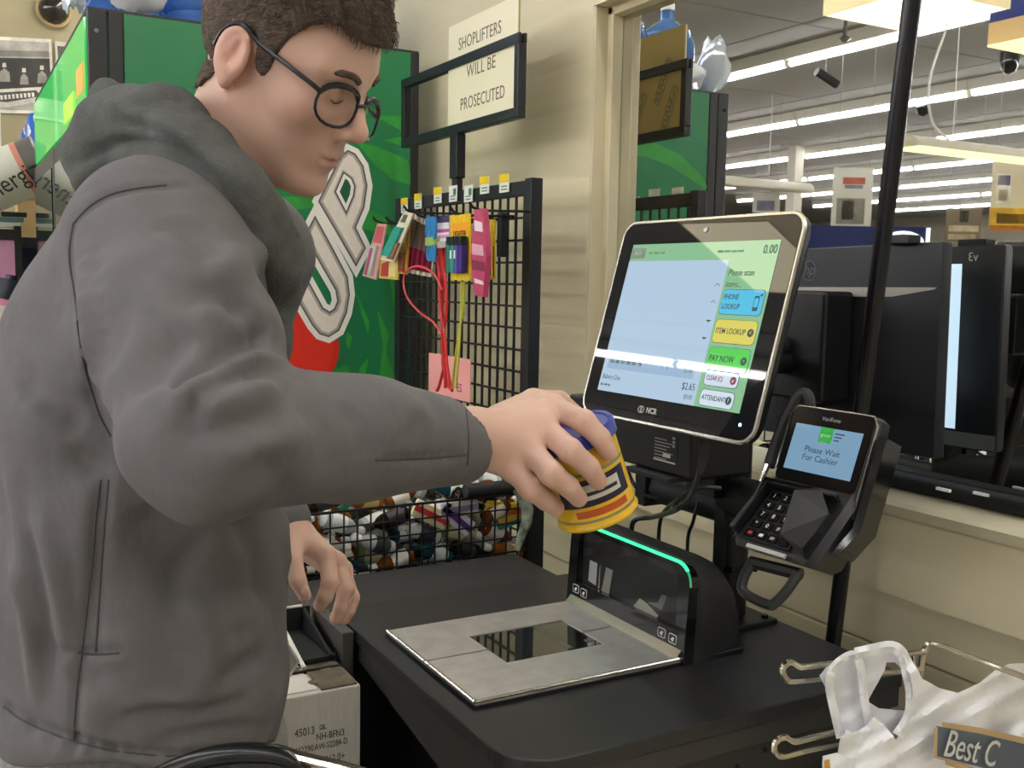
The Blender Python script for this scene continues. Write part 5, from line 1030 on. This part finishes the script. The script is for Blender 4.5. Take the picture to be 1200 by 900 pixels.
hn = vnormals(v_, f_); qh = to_head(v_); rs = np.random.RandomState(5); pick = rs.choice(len(v_), 5200, replace=False); sv, sf = [], []
for i in pick:
    q = qh[i]; n = hn[i]
    if n@HM[:, 2] < -.6 or zline(q[:1], 0)[0] > q[2]-.003 and rs.rand() < .5: continue
    top = np.clip((q[2]-.05)/.05, 0, 1); fl = HM@np.array([.75*top-.25*(1-top)+.2*rs.randn(), .35*rs.randn()*top, -.25*top-.95*(1-top)+.15*rs.randn()]); fl = fl-n*(fl@n); fl /= np.linalg.norm(fl)+1e-9
    L = (.005+.013*top)*rs.uniform(.6, 1.3); r_ = .0004+.0005*top; a = v_[i]-n*.0015; m = a+fl*L*.55+n*(.0022+.003*top); e = a+fl*L+n*(.0016+.002*top); sd = np.cross(fl, n); sd /= np.linalg.norm(sd)+1e-9; b0 = len(sv)
    sv += [a-sd*r_, a+sd*r_, a+n*r_*1.4, m-sd*r_*.8, m+sd*r_*.8, m+n*r_, e, e, e]; sf += [[b0+k, b0+(k+1)%3, b0+3+(k+1)%3, b0+3+k] for k in range(3)]+[[b0+3+k, b0+3+(k+1)%3, b0+6+(k+1)%3, b0+6+k] for k in range(3)]
hs = MB(); hs.v = [tuple(x) for x in sv]; hs.f = sf; hs.m = [0]*len(sf); tag(part(hs, 'hair_strands', hairm, man), kind='stuff')
for sgn in (-1, 1):
    pts = [head_pt(*q) for q in ((.1025, sgn*.014, .030), (.1000, sgn*.026, .0355), (.0925, sgn*.042, .0355), (.0795, sgn*.0545, .030))]
    part(MB().tube(bez([V(q) for q in pts], 5), [.0026]+[.0042]*10+[.0036, .003, .0024, .0018, .001], 8), 'eyebrow', hairm, man, smooth=True)
    c_ = head_pt(.0760, sgn*.031, .0085); part(MB().lathe([(.0118*math.sin(a*math.pi/12), -.0118*math.cos(a*math.pi/12)) for a in range(13)], 16, cap=False, mat=Matrix.Translation(c_)), 'eyeball', M('eye_white', 'd8d0c8', .2), man, smooth=True)
    part(MB().tube([V(head_pt(.0945, sgn*y, z)) for y, z in ((.018, .006), (.027, .0025), (.036, .002), (.046, .006))], [.0006, .0011, .0011, .0006], 6), 'eyelash', hairm, man, smooth=True)
# --- jacket
_h = [pxp(4, 856, 1.15), pxp(150, 899, .965), pxp(348, 866, 1.15)]
HEM = np.linalg.solve(np.array([[q[0], q[1], 1] for q in _h]), np.array([q[2] for q in _h]))
def jacket_fn(p):
    q = p-hipc; u = q@bf; v = q@bs_; zz = p[:, 2]
    t = np.clip((zz-.93)/(.55), 0, 1); cu = np.interp(zz, [.9, 1.15, 1.35, 1.5], [.0, -.006, .002, .012]); ru = np.interp(zz, [.93, 1.0, 1.10, 1.3, 1.40, 1.45, 1.5, 1.56], [.146, .156, .159, .153, .132, .112, .088, .060]); rv2 = np.interp(zz, [.93, 1.0, 1.2, 1.4, 1.5, 1.56], [.195, .205, .205, .205, .17, .10])
    k = np.sqrt(((u-cu)/ru)**2+((v-.0)/rv2)**2)+1e-9; d = (k-1)*np.minimum(ru, rv2)*.92
    d = smax(d, zz-1.57, .05)
    d = smin(d, s_cap(p, SR, SL, .074, .074), .04)
    ra = chain(p, [SR, SR+(RE-SR)*.5, RE, RW+(RE-RW)*.5, RW+(RE-RW)*.06], [.087, .081, .063, .0545, .046], .02); d = smin(d, ra, .022)
    la = chain(p, [SL, LE, LW+(LE-LW)*.12], [.09, .068, .046], .02); d = smin(d, la, .022)
    d = smax(d, (HEM[0]*p[:, 0]+HEM[1]*p[:, 1]+HEM[2])-zz, .008)
    d = smax(d, -s_cap(p, NB+(HC_-NB)*.05, HC_, .066, .07), .012)
    wd = (RW-RE)/np.linalg.norm(RW-RE); cut = ((p-(RW+(RE-RW)*.06))@wd); near = s_sph(p, RW, .12) < 0
    d = np.where(near, smax(d, cut-.012, .006), d)
    # hollow cuff
    d = np.where(near, smax(d, -np.maximum(s_cap(p, RW-wd*.03, RW+wd*.05, .036), -(cut+.012)), .004), d)
    n = .0035*np.sin(p[:, 0]*21+p[:, 2]*17+2*np.sin(p[:, 1]*15))+.0025*np.sin(p[:, 2]*37+p[:, 1]*23+1.7*np.sin(p[:, 0]*29)); return d+n
v_, f_ = mesh_sdf(jacket_fn, (-.20, .60, .92), (.60, 1.72, 1.66), .0046, marg=.04)
# folds: lines seen on the cloth, cast on the surface and pressed in or out along the normals
me_ = bpy.data.meshes.new('tmp'); bvh = BVHTree.FromPolygons([tuple(x) for x in v_], [tuple(x) for x in f_])
def fold(v, nrm, pts, amp, sig):
    pl = bez([V((x, y, 0)) for x, y in pts], 5); w3 = []
    for q in pl:
        h_ = bvh.ray_cast(CAM, ray(q.x, q.y).normalized())
        if h_[0] is not None: w3.append(A3(h_[0]))
    if len(w3) < 2: return np.zeros(len(v))
    best = np.full(len(v), 1e9); tt = np.zeros(len(v)); n = len(w3)
    lo = np.min(w3, 0)-4*sig; hi = np.max(w3, 0)+4*sig; m = ((v > lo) & (v < hi)).all(1); vm = v[m]; bm_ = np.full(len(vm), 1e9); tm = np.zeros(len(vm))
    for i in range(n-1):
        a, b = w3[i], w3[i+1]
        if np.linalg.norm(b-a) > .08: continue
        ba = b-a; h_ = np.clip((vm-a)@ba/(ba@ba+1e-12), 0, 1); dd_ = np.sqrt(((vm-a-h_[:, None]*ba)**2).sum(1)); c = dd_ < bm_; bm_[c] = dd_[c]; tm[c] = (i+h_[c])/(n-1)
    tap = np.clip(np.minimum(tm, 1-tm)*5, 0, 1); o = np.zeros(len(v)); o[m] = amp*np.exp(-(bm_/sig)**2)*(.25+.75*tap); return o
FOLDS = [([(86,262),(105,242),(130,228),(160,221),(195,217),(240,216)],-.004,.006), ([(86,262),(81,300),(88,350),(97,420),(114,480),(132,516)],-.004,.006), ([(97,300),(98,360),(105,420)],.004,.012),
    ([(178,272),(205,262),(232,285),(262,330),(285,380)],-.006,.012), ([(200,262),(240,258),(270,300)],.004,.012), ([(196,440),(215,437),(250,422),(290,402),(322,398)],-.013,.013), ([(212,470),(240,446),(280,425),(322,418)],.012,.012), ([(218,492),(240,462),(272,440),(318,432)],-.011,.010), ([(150,462),(190,426),(222,378)],-.007,.014), ([(215,520),(235,505),(300,498),(330,500)],-.005,.012), ([(230,482),(260,470),(320,452)],.008,.012), ([(120,470),(160,420),(200,330)],.006,.02),
    ([(240,318),(290,300),(318,290)],.008,.016), ([(265,350),(300,372),(322,400)],-.010,.014), ([(205,395),(250,370),(300,360)],.008,.016), ([(222,345),(262,352),(300,350)],-.006,.014),
    ([(15,430),(55,472),(100,498)],-.008,.014), ([(25,470),(70,500),(110,530)],.006,.014), ([(85,520),(105,545),(122,535)],-.007,.012), ([(45,590),(62,660),(78,740),(84,800)],.007,.012), ([(15,650),(35,740),(45,830)],.006,.010), ([(30,620),(48,700),(58,800)],-.006,.010), ([(12,540),(25,620),(30,700)],.005,.012),
    ([(118,560),(112,610),(108,660),(101,720),(96,764)],-.004,.006), ([(126,560),(122,620),(117,690),(112,764)],-.003,.005), ([(104,640),(99,710),(93,764)],.003,.006), ([(96,765),(88,830),(85,890)],-.004,.006), ([(90,765),(115,767),(145,764)],-.004,.006), ([(60,758),(90,764)],-.004,.006),
    ([(145,842),(180,832),(240,831),(286,820)],-.008,.009), ([(145,830),(200,822),(270,815)],.006,.010), ([(180,872),(250,858),(330,852)],-.007,.009), ([(255,800),(285,782),(310,765)],-.006,.010), ([(260,745),(300,740)],-.003,.008), ([(100,800),(130,790),(160,785)],-.004,.01), ([(170,590),(200,640),(240,660)],-.01,.03), ([(200,660),(250,700),(320,690)],-.008,.025), ([(225,700),(240,770),(228,815)],.006,.02),
    ([(330,600),(333,650),(340,700)],.006,.010), ([(270,600),(300,650),(320,720)],-.006,.014),
    ([(0,824),(30,846),(85,868),(150,882),(230,885),(320,868),(348,856)],-.005,.006),
    ([(450,538),(500,537),(548,533)],-.0025,.004), ([(392,480),(420,500),(428,540)],-.003,.012), ([(470,470),(500,490),(505,530)],.003,.012), ([(350,470),(380,510),(385,560)],-.004,.014), ([(300,540),(330,560),(340,600)],-.004,.014), ([(520,475),(530,510),(530,550)],-.002,.008), ([(270,540),(300,520),(360,510)],.005,.014)]
for i in range(14): x = 6+24*i; yb = np.interp(x, [0, 30, 85, 150, 230, 320, 350], [824, 846, 868, 882, 885, 868, 856]); FOLDS.append(([(x, yb-3), (x+4, yb+8), (x+5, yb+20)], -.003, .006))
for i in range(9): FOLDS.append(([(92+2*i, 300+20*i), (118+2*i, 292+20*i)], -.0025, .006))
nr = vnormals(v_, f_); dsp = np.zeros(len(v_))
for a_ in FOLDS: dsp += 1.35*fold(v_, nr, *a_)
v_ = laplace(v_+nr*dsp[:, None], f_, 1, .35)
cloth = M('jacket_cloth', '6b6868', .78, var=.06, vs=30, bump=.28, bs=38, bstretch=(1, 1, .6), spec=.25)
jk_ = np_obj('jacket', v_, f_, cloth, man); jk_['label'] = 'grey woven hip-length jacket'
bvj = BVHTree.FromPolygons([tuple(x) for x in v_], [tuple(x) for x in f_])
for pts in ([(86,262),(105,242),(130,228),(160,221),(195,217)], [(86,262),(81,300),(88,350),(97,420),(114,480),(130,512)], [(118,562),(112,610),(108,660),(101,720),(96,764)], [(127,562),(122,620),(117,690),(112,764)], [(96,765),(91,800),(88,835),(86,868)], [(92,765),(115,767),(140,765)], [(4,828),(30,846),(85,868),(150,882),(230,885),(320,868),(346,857)], [(440,539),(500,537),(546,533)], [(546,480),(549,510),(548,545)]):
    w3 = []
    for q in bez([V((x, y, 0)) for x, y in pts], 5):
        h_ = bvj.ray_cast(CAM, ray(q.x, q.y).normalized())
        if h_[0] is not None and (not w3 or (h_[0]-w3[-1]).length < .06): w3.append(h_[0])
    if len(w3) > 2: part(MB().tube(w3, .0011, 5), 'seam', M('seam_thread', '4c4a4d', .8), jk_, smooth=True)
# --- hood and collar
hoodpts = [((116,208),1.12,.030), ((122,178),1.14,.042), ((145,158),1.15,.050), ((185,158),1.10,.050), ((225,190),1.05,.045), ((262,228),1.03,.042), ((296,270),1.06,.038), ((318,305),1.10,.032), ((322,340),1.13,.026), ((320,385),1.13,.020), ((322,440),1.12,.014)]
def hood_fn(p):
    pts = [pxp(a[0], a[1], D) for a, D, r in hoodpts]; rad = [r for a, D, r in hoodpts]; d = chain(p, pts, rad, .02)
    d = smin(d, chain(p, [pxp(130, 165, 1.18), pxp(127, 118, 1.2), pxp(124, 112, 1.2)], [.035, .018, .012], .01), .03)
    d = smin(d, chain(p, [pxp(125, 122, 1.2), pxp(170, 140, 1.22), pxp(205, 120, 1.24), pxp(225, 135, 1.25)], [.018, .022, .016, .016], .01), .02)
    far = chain(p, [pxp(150, 165, 1.25), pxp(230, 200, 1.32), pxp(300, 250, 1.30), pxp(330, 300, 1.24)], [.045, .04, .035, .03], .02); d = smin(d, far, .02)
    d = smax(d, -s_cap(p, NB+(HC_-NB)*.1, HC_, .060, .066), .01)
    return d+.0022*np.sin(p[:, 2]*90+p[:, 0]*60)+.002*np.sin(p[:, 0]*55-p[:, 2]*30+p[:, 1]*40)
allp = np.array([pxp(a[0], a[1], D) for a, D, r in hoodpts]+[pxp(120, 100, 1.2), pxp(330, 300, 1.32), pxp(230, 120, 1.32)])
v_, f_ = mesh_sdf(hood_fn, allp.min(0)-.07, allp.max(0)+.07, .0042)
bvh = BVHTree.FromPolygons([tuple(x) for x in v_], [tuple(x) for x in f_]); nr = vnormals(v_, f_); dsp = np.zeros(len(v_))
for a_ in [([(90,190),(130,172),(180,170),(225,195),(262,235),(290,275)],-.012,.008), ([(85,215),(110,195),(150,182),(200,190),(240,222),(275,265)],.006,.010), ([(120,118),(150,130),(185,142),(230,170)],.004,.008), ([(130,145),(175,150),(230,185),(280,235)],-.007,.008), ([(150,128),(190,112),(215,118)],-.005,.008)]: dsp += fold(v_, nr, *a_)
np_obj('hood', v_+nr*dsp[:, None], f_, M('hood_knit', '60615e', .9, var=.12, vs=60, bump=.35, bs=320, spec=.15), man)['label'] = 'heather grey hood bunched round the neck'
part(MB().tube(bez([P(326,268,D=1.07), P(338,271,D=1.075), P(350,276,D=1.08)], 5), [.005]*5+[.0045]*5+[.003], 8), 'drawstring', M('hood_knit'), man, smooth=True)
# --- trousers and shoes
def trou_fn(p):
    d = s_ell(p, hipc+np.array([0, 0, -.02]), (.155, .155, .14))
    for f in feet: d = smin(d, chain(p, [np.array([f[0], f[1], .88]), np.array([f[0], f[1], .50]), np.array([f[0], f[1], .09])], [.105, .085, .075], .02), .03)
    return np.maximum(np.maximum(d, .07-p[:, 2]), p[:, 2]-1.0)+.003*np.sin(p[:, 2]*40+p[:, 0]*20)
v_, f_ = mesh_sdf(trou_fn, (-.12, .75, .05), (.52, 1.45, 1.02), .009, marg=.05)
np_obj('trousers', v_, f_, M('denim_grey', '8b8a86', .85, var=.15, vs=120, bump=.2, bs=300), man)
for f in feet:
    rg = []
    for k, (dx, w_, h_) in enumerate(((-.085, .028, .05), (-.06, .040, .085), (.0, .044, .10), (.07, .046, .075), (.14, .046, .055), (.18, .034, .04), (.195, .012, .025))):
        c_ = f+bf*dx; rg.append([tuple(np.array([c_[0], c_[1], 0])+bs_*w_*math.cos(a*math.pi/5)+np.array([0, 0, .001+h_*max(0, math.sin(a*math.pi/5))])) for a in range(10)])
    part(MB().loft(rg), 'shoe', M('shoe_black', '222222', .5), man, smooth=True)
# ------------------------------------------------------------------ glasses
gt = thing('eyeglasses', 'dark rimmed eyeglasses worn by the man', 'glasses', head_pt(.1, 0, .005))
def hp_(x, y, z): return V(head_pt(x, y, z))
gm = M('frame_dark', '23262c', .25); lensm = M('lens_clear', 'f2f4f6', .02, trans=1.0, ior=1.05, alpha=.35, spec=.8)
drop = lambda y: -.013*max(0, y)/.037
for sgn in (-1, 1):
    cy = sgn*.037; ring = []
    for a in range(20):
        t_ = a*math.pi/10; yy = .0285*math.copysign(abs(math.cos(t_))**.85, math.cos(t_)); zz = .0225*math.copysign(abs(math.sin(t_))**.85, math.sin(t_)); Y_ = cy+yy; ring.append(hp_(.109-(4.6 if Y_ < 0 else 1.2)*Y_*Y_-zz*.10, Y_, .002+zz+drop(Y_)))
    part(MB().tube(ring, .0018, 6, closed=True), 'rim', gm, gt, smooth=True)
    top = ring[1:10]; part(MB().tube(top, [.0022]+[.0034]*7+[.0022], 6), 'brow_rim', gm, gt, smooth=True)
    part(MB().add([tuple(q) for q in ring], [tuple(range(20))]), 'lens', lensm, gt)
    part(MB().tube(bez([hp_(.0895 if sgn < 0 else .1035, sgn*.0645, .012+drop(sgn*.0645)), hp_(.082, sgn*.0715, .016+drop(sgn*.06)), hp_(.055, sgn*.0765, .021), hp_(.015, sgn*.080, .027), hp_(-.012, sgn*.084, .036), hp_(-.030, sgn*.083, .022), hp_(-.036, sgn*.081, .002)], 5), .0027, 6), 'temple', gm, gt, smooth=True)
part(MB().tube(bez([hp_(.108, -.0105, .006), hp_(.112, 0, .008), hp_(.108, .0105, .004)], 5), .0022, 6), 'bridge', gm, gt, smooth=True)
# ------------------------------------------------------------------ the can in his hand
top_, bot_ = P(672, 512, D=1.095), P(699, 596, D=1.115); axd = (top_-bot_).normalized()
Kc = (top_+bot_)/2; QM = Matrix.Translation(Kc) @ V((0,0,1)).rotation_difference(axd).to_matrix().to_4x4()
can = thing('snack_can', 'yellow snack can with blue lid held over the scanner', 'can', Kc-axd*.05)
ry = .0445
part(MB().lathe([(.040, -.050), (.0455, -.0495), (.0465, -.047), (.0455, -.0445), (ry, -.043), (ry, .040), (.0455, .041), (.0455, .043)], 40, mat=QM), 'can_body', M('can_yellow', 'e8b81c', .3), can, smooth=True)
part(MB().lathe([(.0478, .0395), (.048, .052), (.0455, .0555), (.042, .0545), (.041, .053)], 40, mat=QM), 'lid', M('lid_blue', '23339c', .35), can, smooth=True)
def band(z0, z1, a0, a1, col, nm, off=.0004):
    n = 14; vs = []; 
    for i in range(n+1):
        a = math.radians(a0+(a1-a0)*i/n); vs += [((ry+off)*math.cos(a), (ry+off)*math.sin(a), z0(i/n) if callable(z0) else z0), ((ry+off)*math.cos(a), (ry+off)*math.sin(a), z1(i/n) if callable(z1) else z1)]
    return part(MB().add(vs, [(2*i, 2*i+2, 2*i+3, 2*i+1) for i in range(n)], mat=QM), nm, M('can_'+col, col, .35), can, smooth=True)
dl = QM.inverted() @ CAM; a_c = math.degrees(math.atan2(dl.y, dl.x))
band(-.022, .008, a_c-48, a_c+62, '2a2438', 'label_patch', .0005); band(.012, .016, a_c-80, a_c+80, '8a8a5a', 'label_line'); band(-.0405, -.0375, a_c-90, a_c+90, '8f8a5c', 'label_line'); band(-.034, -.026, a_c-30, a_c+50, 'c2571e', 'label_patch'); band(.004, .012, a_c-75, a_c-45, 'a8322a', 'label_patch', .0007); band(-.015, .002, a_c-20, a_c+45, 'd8d2c4', 'label_patch', .0009); band(-.010, -.006, a_c-16, a_c+40, '2a2438', 'label_patch', .0012)
# ------------------------------------------------------------------ the shop behind the camera, seen in the mirror
def PV(x, y, D=None, Z=None, Y=None):
    """real place of what the mirror shows at photo pixel x,y"""
    p = P(x, y, D=D, Z=Z, Y=Y); return V((2*XM-p.x, p.y, p.z))
glow = M('shade_glow', 'fff6dc', .5, emit=2.2, ecol='fff0cc'); glowy = M('glow_yellow', 'f8f0b0', .5, emit=1.4, ecol='f4ea9a')
# lane light box
lb = thing('lane_light', 'square cream light box with glowing underside hanging over a checkout lane', 'lamp', (-.86, 3.02, 2.6))
part(MB().box((-1.13, 2.78, 2.60), (-.60, 3.26, 2.606)), 'diffuser', glow, lb)
shade = M('shade_cream', 'e8d8b4', .5, emit=.35, ecol='ffe4b0')
for a, b in (((-1.14, 2.77, 2.60), (-1.13, 3.27, 2.86)), ((-.60, 2.77, 2.60), (-.59, 3.27, 2.86)), ((-1.13, 2.77, 2.60), (-.60, 2.78, 2.86)), ((-1.13, 3.26, 2.60), (-.60, 3.27, 2.86))): part(MB().box(a, b), 'shade_side', shade, lb)
part(MB().box((-1.13, 2.78, 2.85), (-.60, 3.26, 2.86)), 'top', M('shade_top', 'd8d0c0', .6), lb); part(MB().tube([(-.86, 3.02, 2.86), (-.86, 3.02, 3.6)], .008, 6), 'stem', barm, lb)
# blue and tan lane sign
a = PV(1157, 55, Z=2.5); l2 = thing('lane_sign', 'blue and tan lit lane sign hanging beside the light box', 'sign', (a.x-.4, a.y-.3, 2.5))
part(MB().box((a.x-.5, a.y-.5, 2.5), (a.x, a.y, 2.506)), 'diffuser', glowy, l2); part(MB().box((a.x-.5, a.y-.5, 2.506), (a.x, a.y, 2.60)), 'tan_band', M('lane_tan', 'c9ad80', .5, emit=.25, ecol='d8b888'), l2); part(MB().box((a.x-.5, a.y-.5, 2.60), (a.x, a.y, 2.78)), 'blue_band', M('lane_blue', '1c3a94', .4, emit=.12, ecol='1c3aa0'), l2); part(MB().tube([(a.x-.40, a.y-.25, 2.78), (a.x-.40, a.y-.25, 3.6)], .008, 6), 'stem', barm, l2)
# hanging half-round lamps running across the lanes
def trough(px, py, Z, L, lab, r=.11, flip=0, dm=None):
    a = PV(px, py, Z=Z)+V((L*flip, 0, 0)); t = thing('hanging_lamp', lab, 'lamp', (a.x-L/2, a.y, Z)); pr = [(r*math.cos(k*math.pi/8), r*.75*math.sin(k*math.pi/8)) for k in range(9)]
    part(MB().loft([[(x, a.y+yy, Z+zz) for yy, zz in pr] for x in (a.x, a.x-L)]), 'hood', M('hood_beige', 'cfc8b4', .4), t, smooth=True); part(MB().box((a.x-L+.01, a.y-r*.95, Z-.012), (a.x-.01, a.y+r*.95, Z-.002)), 'diffuser', dm or glowy, t)
    for k in (.2, .8): part(MB().tube([(a.x-L*k, a.y, Z+r*.7), (a.x-L*k, a.y, 3.6)], .004, 5), 'hang_wire', M('wire_white'), t)
    return t, a
t, a = trough(1062, 172, 2.42, 2.4, 'half-round beige lamp with yellow underside hanging on white wires'); part(MB().tube(bez([(a.x-.45, a.y, 2.5), (a.x-.25, a.y, 2.62), (a.x-.2, a.y, 2.9), (a.x-.35, a.y, 3.3), (a.x-.4, a.y, 3.6)], 6), .009, 6), 'power_cord', M('wire_white'), t, smooth=True)
trough(945, 224, 2.55, 3.0, 'long white half-round lamp beside the square column', .13, 1, M('hood_beige'))
# posters hung from the ceiling
def poster(x0, y0, x1, y1, D, lab, base, patches, txt=()):
    c = [PV(x0, y0, D=D), PV(x1, y0, D=D), PV(x1, y1, D=D), PV(x0, y1, D=D)]; w_ = (c[1]-c[0]).length; h_ = (c[3]-c[0]).length; o_ = (c[0]+c[2])/2
    xdir = (c[0]-c[1]); xdir.z = 0; F = frame(o_, xdir, (0, 0, 1)); t = thing('hanging_poster', lab, 'poster', o_-V((0, 0, h_/2)))
    part(MB().prism(rect(-w_/2, -h_/2, w_/2, h_/2), -.004, .004, mat=F), 'sheet', M('poster_'+base, base, .6), t)
    for (u0, v0, u1, v1, cl) in patches: part(MB().prism(rect(w_/2-u1*w_, h_/2-v1*h_, w_/2-u0*w_, h_/2-v0*h_), .004, .007, mat=F), 'print_patch', M('poster_'+cl, cl, .6, var=.25, vs=9), t)
    for s, u, v, z_ in txt: text('lettering', s, z_*h_, F @ Matrix.Translation((w_/2-u*w_, h_/2-v*h_, .008)), M('ink_dark'), t, .0005)
    for k in (-.4, .4): part(MB().tube([F @ V((k*w_, h_/2, 0)), V(((F @ V((k*w_, 0, 0))).x, (F @ V((k*w_, 0, 0))).y, 3.6))], .002, 4), 'hang_wire', M('wire_grey', '9a968c', .5), t)
poster(975, 197, 1022, 268, 9.0, 'tall white poster with a red heading and grey portrait hung from the ceiling', 'dcd8cc', [(.25, .16, .8, .27, 'b8604a'), (.3, .28, .75, .34, '8a8aa0'), (.12, .5, .82, .92, '8a8478'), (.25, .54, .55, .85, '3a3634')], [])
poster(1161, 188, 1215, 270, 8.5, 'yellow food poster with a product photo and brown caption strip', 'd8ccb0', [(.1, .2, .42, .62, 'e6e2d8'), (.12, .22, .40, .36, '3a3a78'), (.16, .42, .36, .58, 'd8c03a'), (0, .68, 1, .95, 'd0a030'), (.15, .76, .95, .9, '3a3420'), (0, .93, 1, 1, 'b86a2a')], [])
poster(882, 226, 914, 249, 12.0, 'small pale poster near the square column', 'd4cfc4', [(.15, .4, .8, .9, '7a7a90')])
poster(1108, 244, 1150, 283, 11.0, 'brown hanging aisle sign numbered eleven', '7a6a52', [(.38, .08, .62, .42, '3a3228'), (.08, .52, .92, .7, 'b8a888'), (.08, .78, .85, .94, 'a89878')], [('11', .5, .25, .28), ])
# blue header of a drinks fridge, column, cameras
a = PV(948, 264, D=8.2); b = PV(1088, 300, D=8.2); bx0, bx1 = sorted((a.x, b.x)); fr_ = thing('drinks_fridge', 'fridge with a dark blue lit header and a white oval mark', 'fridge', ((a.x+b.x)/2, (a.y+b.y)/2, 0))
F = frame((a+b)/2, (a-b) - V((0, 0, (a-b).z)), (0, 0, 1)); w_ = V((a.x-b.x, a.y-b.y, 0)).length; zc = ((a+b)/2).z
part(MB().prism(rect(-w_/2, -.12, w_/2, (a.z-b.z)/2), -.5, 0, mat=F), 'header', M('fridge_blue', '14235e', .3), fr_); part(MB().prism(rect(-w_/2, -zc+.02, w_/2, -.12), -.5, -.02, mat=F), 'cabinet', M('fridge_dark', '22242a', .4), fr_)
part(MB().tube([F @ V((-w_*.28+.16*math.cos(k*.3927), -.02+.09*math.sin(k*.3927), .006)) for k in range(16)], .014, 5, closed=True), 'oval_mark', M('fridge_white', 'eef2ff', .4, emit=.8), fr_); part(MB().prism(rect(-w_/2, -.12, -w_/2+.03, .11), .001, .01, mat=F), 'end_strip', M('fridge_white'), fr_)
a = PV(927, 300, D=16); cl = thing('store_column', 'square white column standing among the aisles', 'column', (a.x, a.y, 0)); part(MB().box((a.x-.09, a.y-.09, 0), (a.x+.09, a.y+.09, 3.6)), 'shaft', M('column_white', 'cfcabc', .6), cl, bevel=.01); part(MB().box((a.x-.16, a.y-.16, 0), (a.x+.16, a.y+.16, .15)), 'base', M('column_base', '8a8578', .6), cl)
p = PV(968, 90, Z=3.32); t = thing('spot_camera', 'small black bracket camera hanging from the ceiling', 'camera', (p.x, p.y, 3.32)); part(MB().tube([(p.x, p.y, 3.6), (p.x, p.y, 3.36)], .012, 6), 'bracket', barm, t); part(MB().tube([(p.x+.10, p.y+.02, 3.36), (p.x-.12, p.y-.02, 3.26)], .04, 8), 'camera_body', plast, t, smooth=True); part(MB().lathe([(.05, 3.58), (.05, 3.6)], 10, mat=Matrix.Translation((p.x, p.y, 0))), 'mount', barm, t)
for i, (x, y) in enumerate(((1082, 126), (1183, 74))):
    p = PV(x, y, Z=3.5); t = thing('dome_camera', ['black dome camera on the ceiling near the hanging lamp', 'black dome camera on the ceiling below the blue lane sign'][i], 'camera', (p.x, p.y, 3.5)); part(MB().lathe([(.004, 3.40), (.05, 3.42), (.075, 3.47), (.08, 3.52)], 14, mat=Matrix.Translation((p.x, p.y, 0))), 'dome', gloss, t, smooth=True); part(MB().lathe([(.085, 3.52), (.085, 3.6)], 14, mat=Matrix.Translation((p.x, p.y, 0))), 'housing', barm, t, smooth=True)
p = PV(990, 45, Z=3.45); t = thing('sprinkler', 'small metal ceiling sprinkler between the light rows', 'sprinkler', p); part(MB().lathe([(.02, 3.42), (.05, 3.45), (.02, 3.47), (.015, 3.6)], 10, mat=Matrix.Translation((p.x, p.y, 0))), 'head', M('steel_dull'), t, smooth=True)
# second checkout kiosk reflected at the edge
a = PV(1188, 283, D=4.3); ks = thing('checkout_kiosk', 'tall black checkout kiosk with a small white emblem and label plates', 'kiosk', (a.x-.3, a.y, 0))
part(MB().box((a.x-.62, a.y-.25, .02), (a.x+.02, a.y+.05, .95)), 'cabinet', M('laminate_black'), ks, bevel=.004); part(MB().box((a.x-.60, a.y-.02, .99), (a.x+.02, a.y+.02, a.z)), 'screen_back', M('hp_black'), ks, bevel=.006); part(MB().box((a.x-.35, a.y-.03, .95), (a.x-.25, a.y+.03, 1.0)), 'neck', plast, ks)
EMB = frame((a.x-.06, a.y-.021, a.z-.035), (1,0,0), (0,0,1)); part(MB().lathe([(.012, 0), (.012, .001)], 14, mat=EMB), 'emblem', M('print_grey'), ks)
for k in range(2): part(MB().box((a.x-.11, a.y-.024, a.z-.16-.045*k), (a.x-.01, a.y-.021, a.z-.13-.045*k)), 'label_plate', M('steel_dull'), ks)
# gondola shelving in the aisles, with the goods as facings
gcol = ['a83a32', 'd8b040', '3a6aa8', 'e6e0d0', '4a8a4a', '7a4a8a', 'd87a3a']; rnd = random.Random(11); gs = None
for i, (x, y) in enumerate(((-5.6, 11.0), (-8.2, 13.0), (-10.9, 15.5), (-13.5, 18.0), (-16.2, 19.0), (-4.5, 15.0), (-7.0, 19.0))):
    t = thing('gondola_shelf', 'long grey gondola shelf stocked with coloured packets in the far aisles', 'shelving', (x, y, 0), 'gondola shelves in the aisles'); part(MB().box((x-.06, y-3, 0), (x+.06, y+3, 1.55)), 'back_panel', M('gondola_grey', 'a8a498', .6), t)
    for lv_ in range(4):
        part(MB().box((x+.06, y-3, .15+.38*lv_), (x+.45, y+3, .18+.38*lv_)), 'shelf', M('gondola_grey'), t)
        yy = y-2.9
        while yy < y+2.8:
            wd_ = rnd.uniform(.2, .6); part(MB().box((x+.08, yy, .18+.38*lv_), (x+.42, yy+wd_-.02, .18+.38*lv_+rnd.uniform(.16, .3))), 'packet_facing', M('goods_'+rnd.choice(gcol), rnd.choice(gcol), .5, var=.2, vs=6), t); yy += wd_
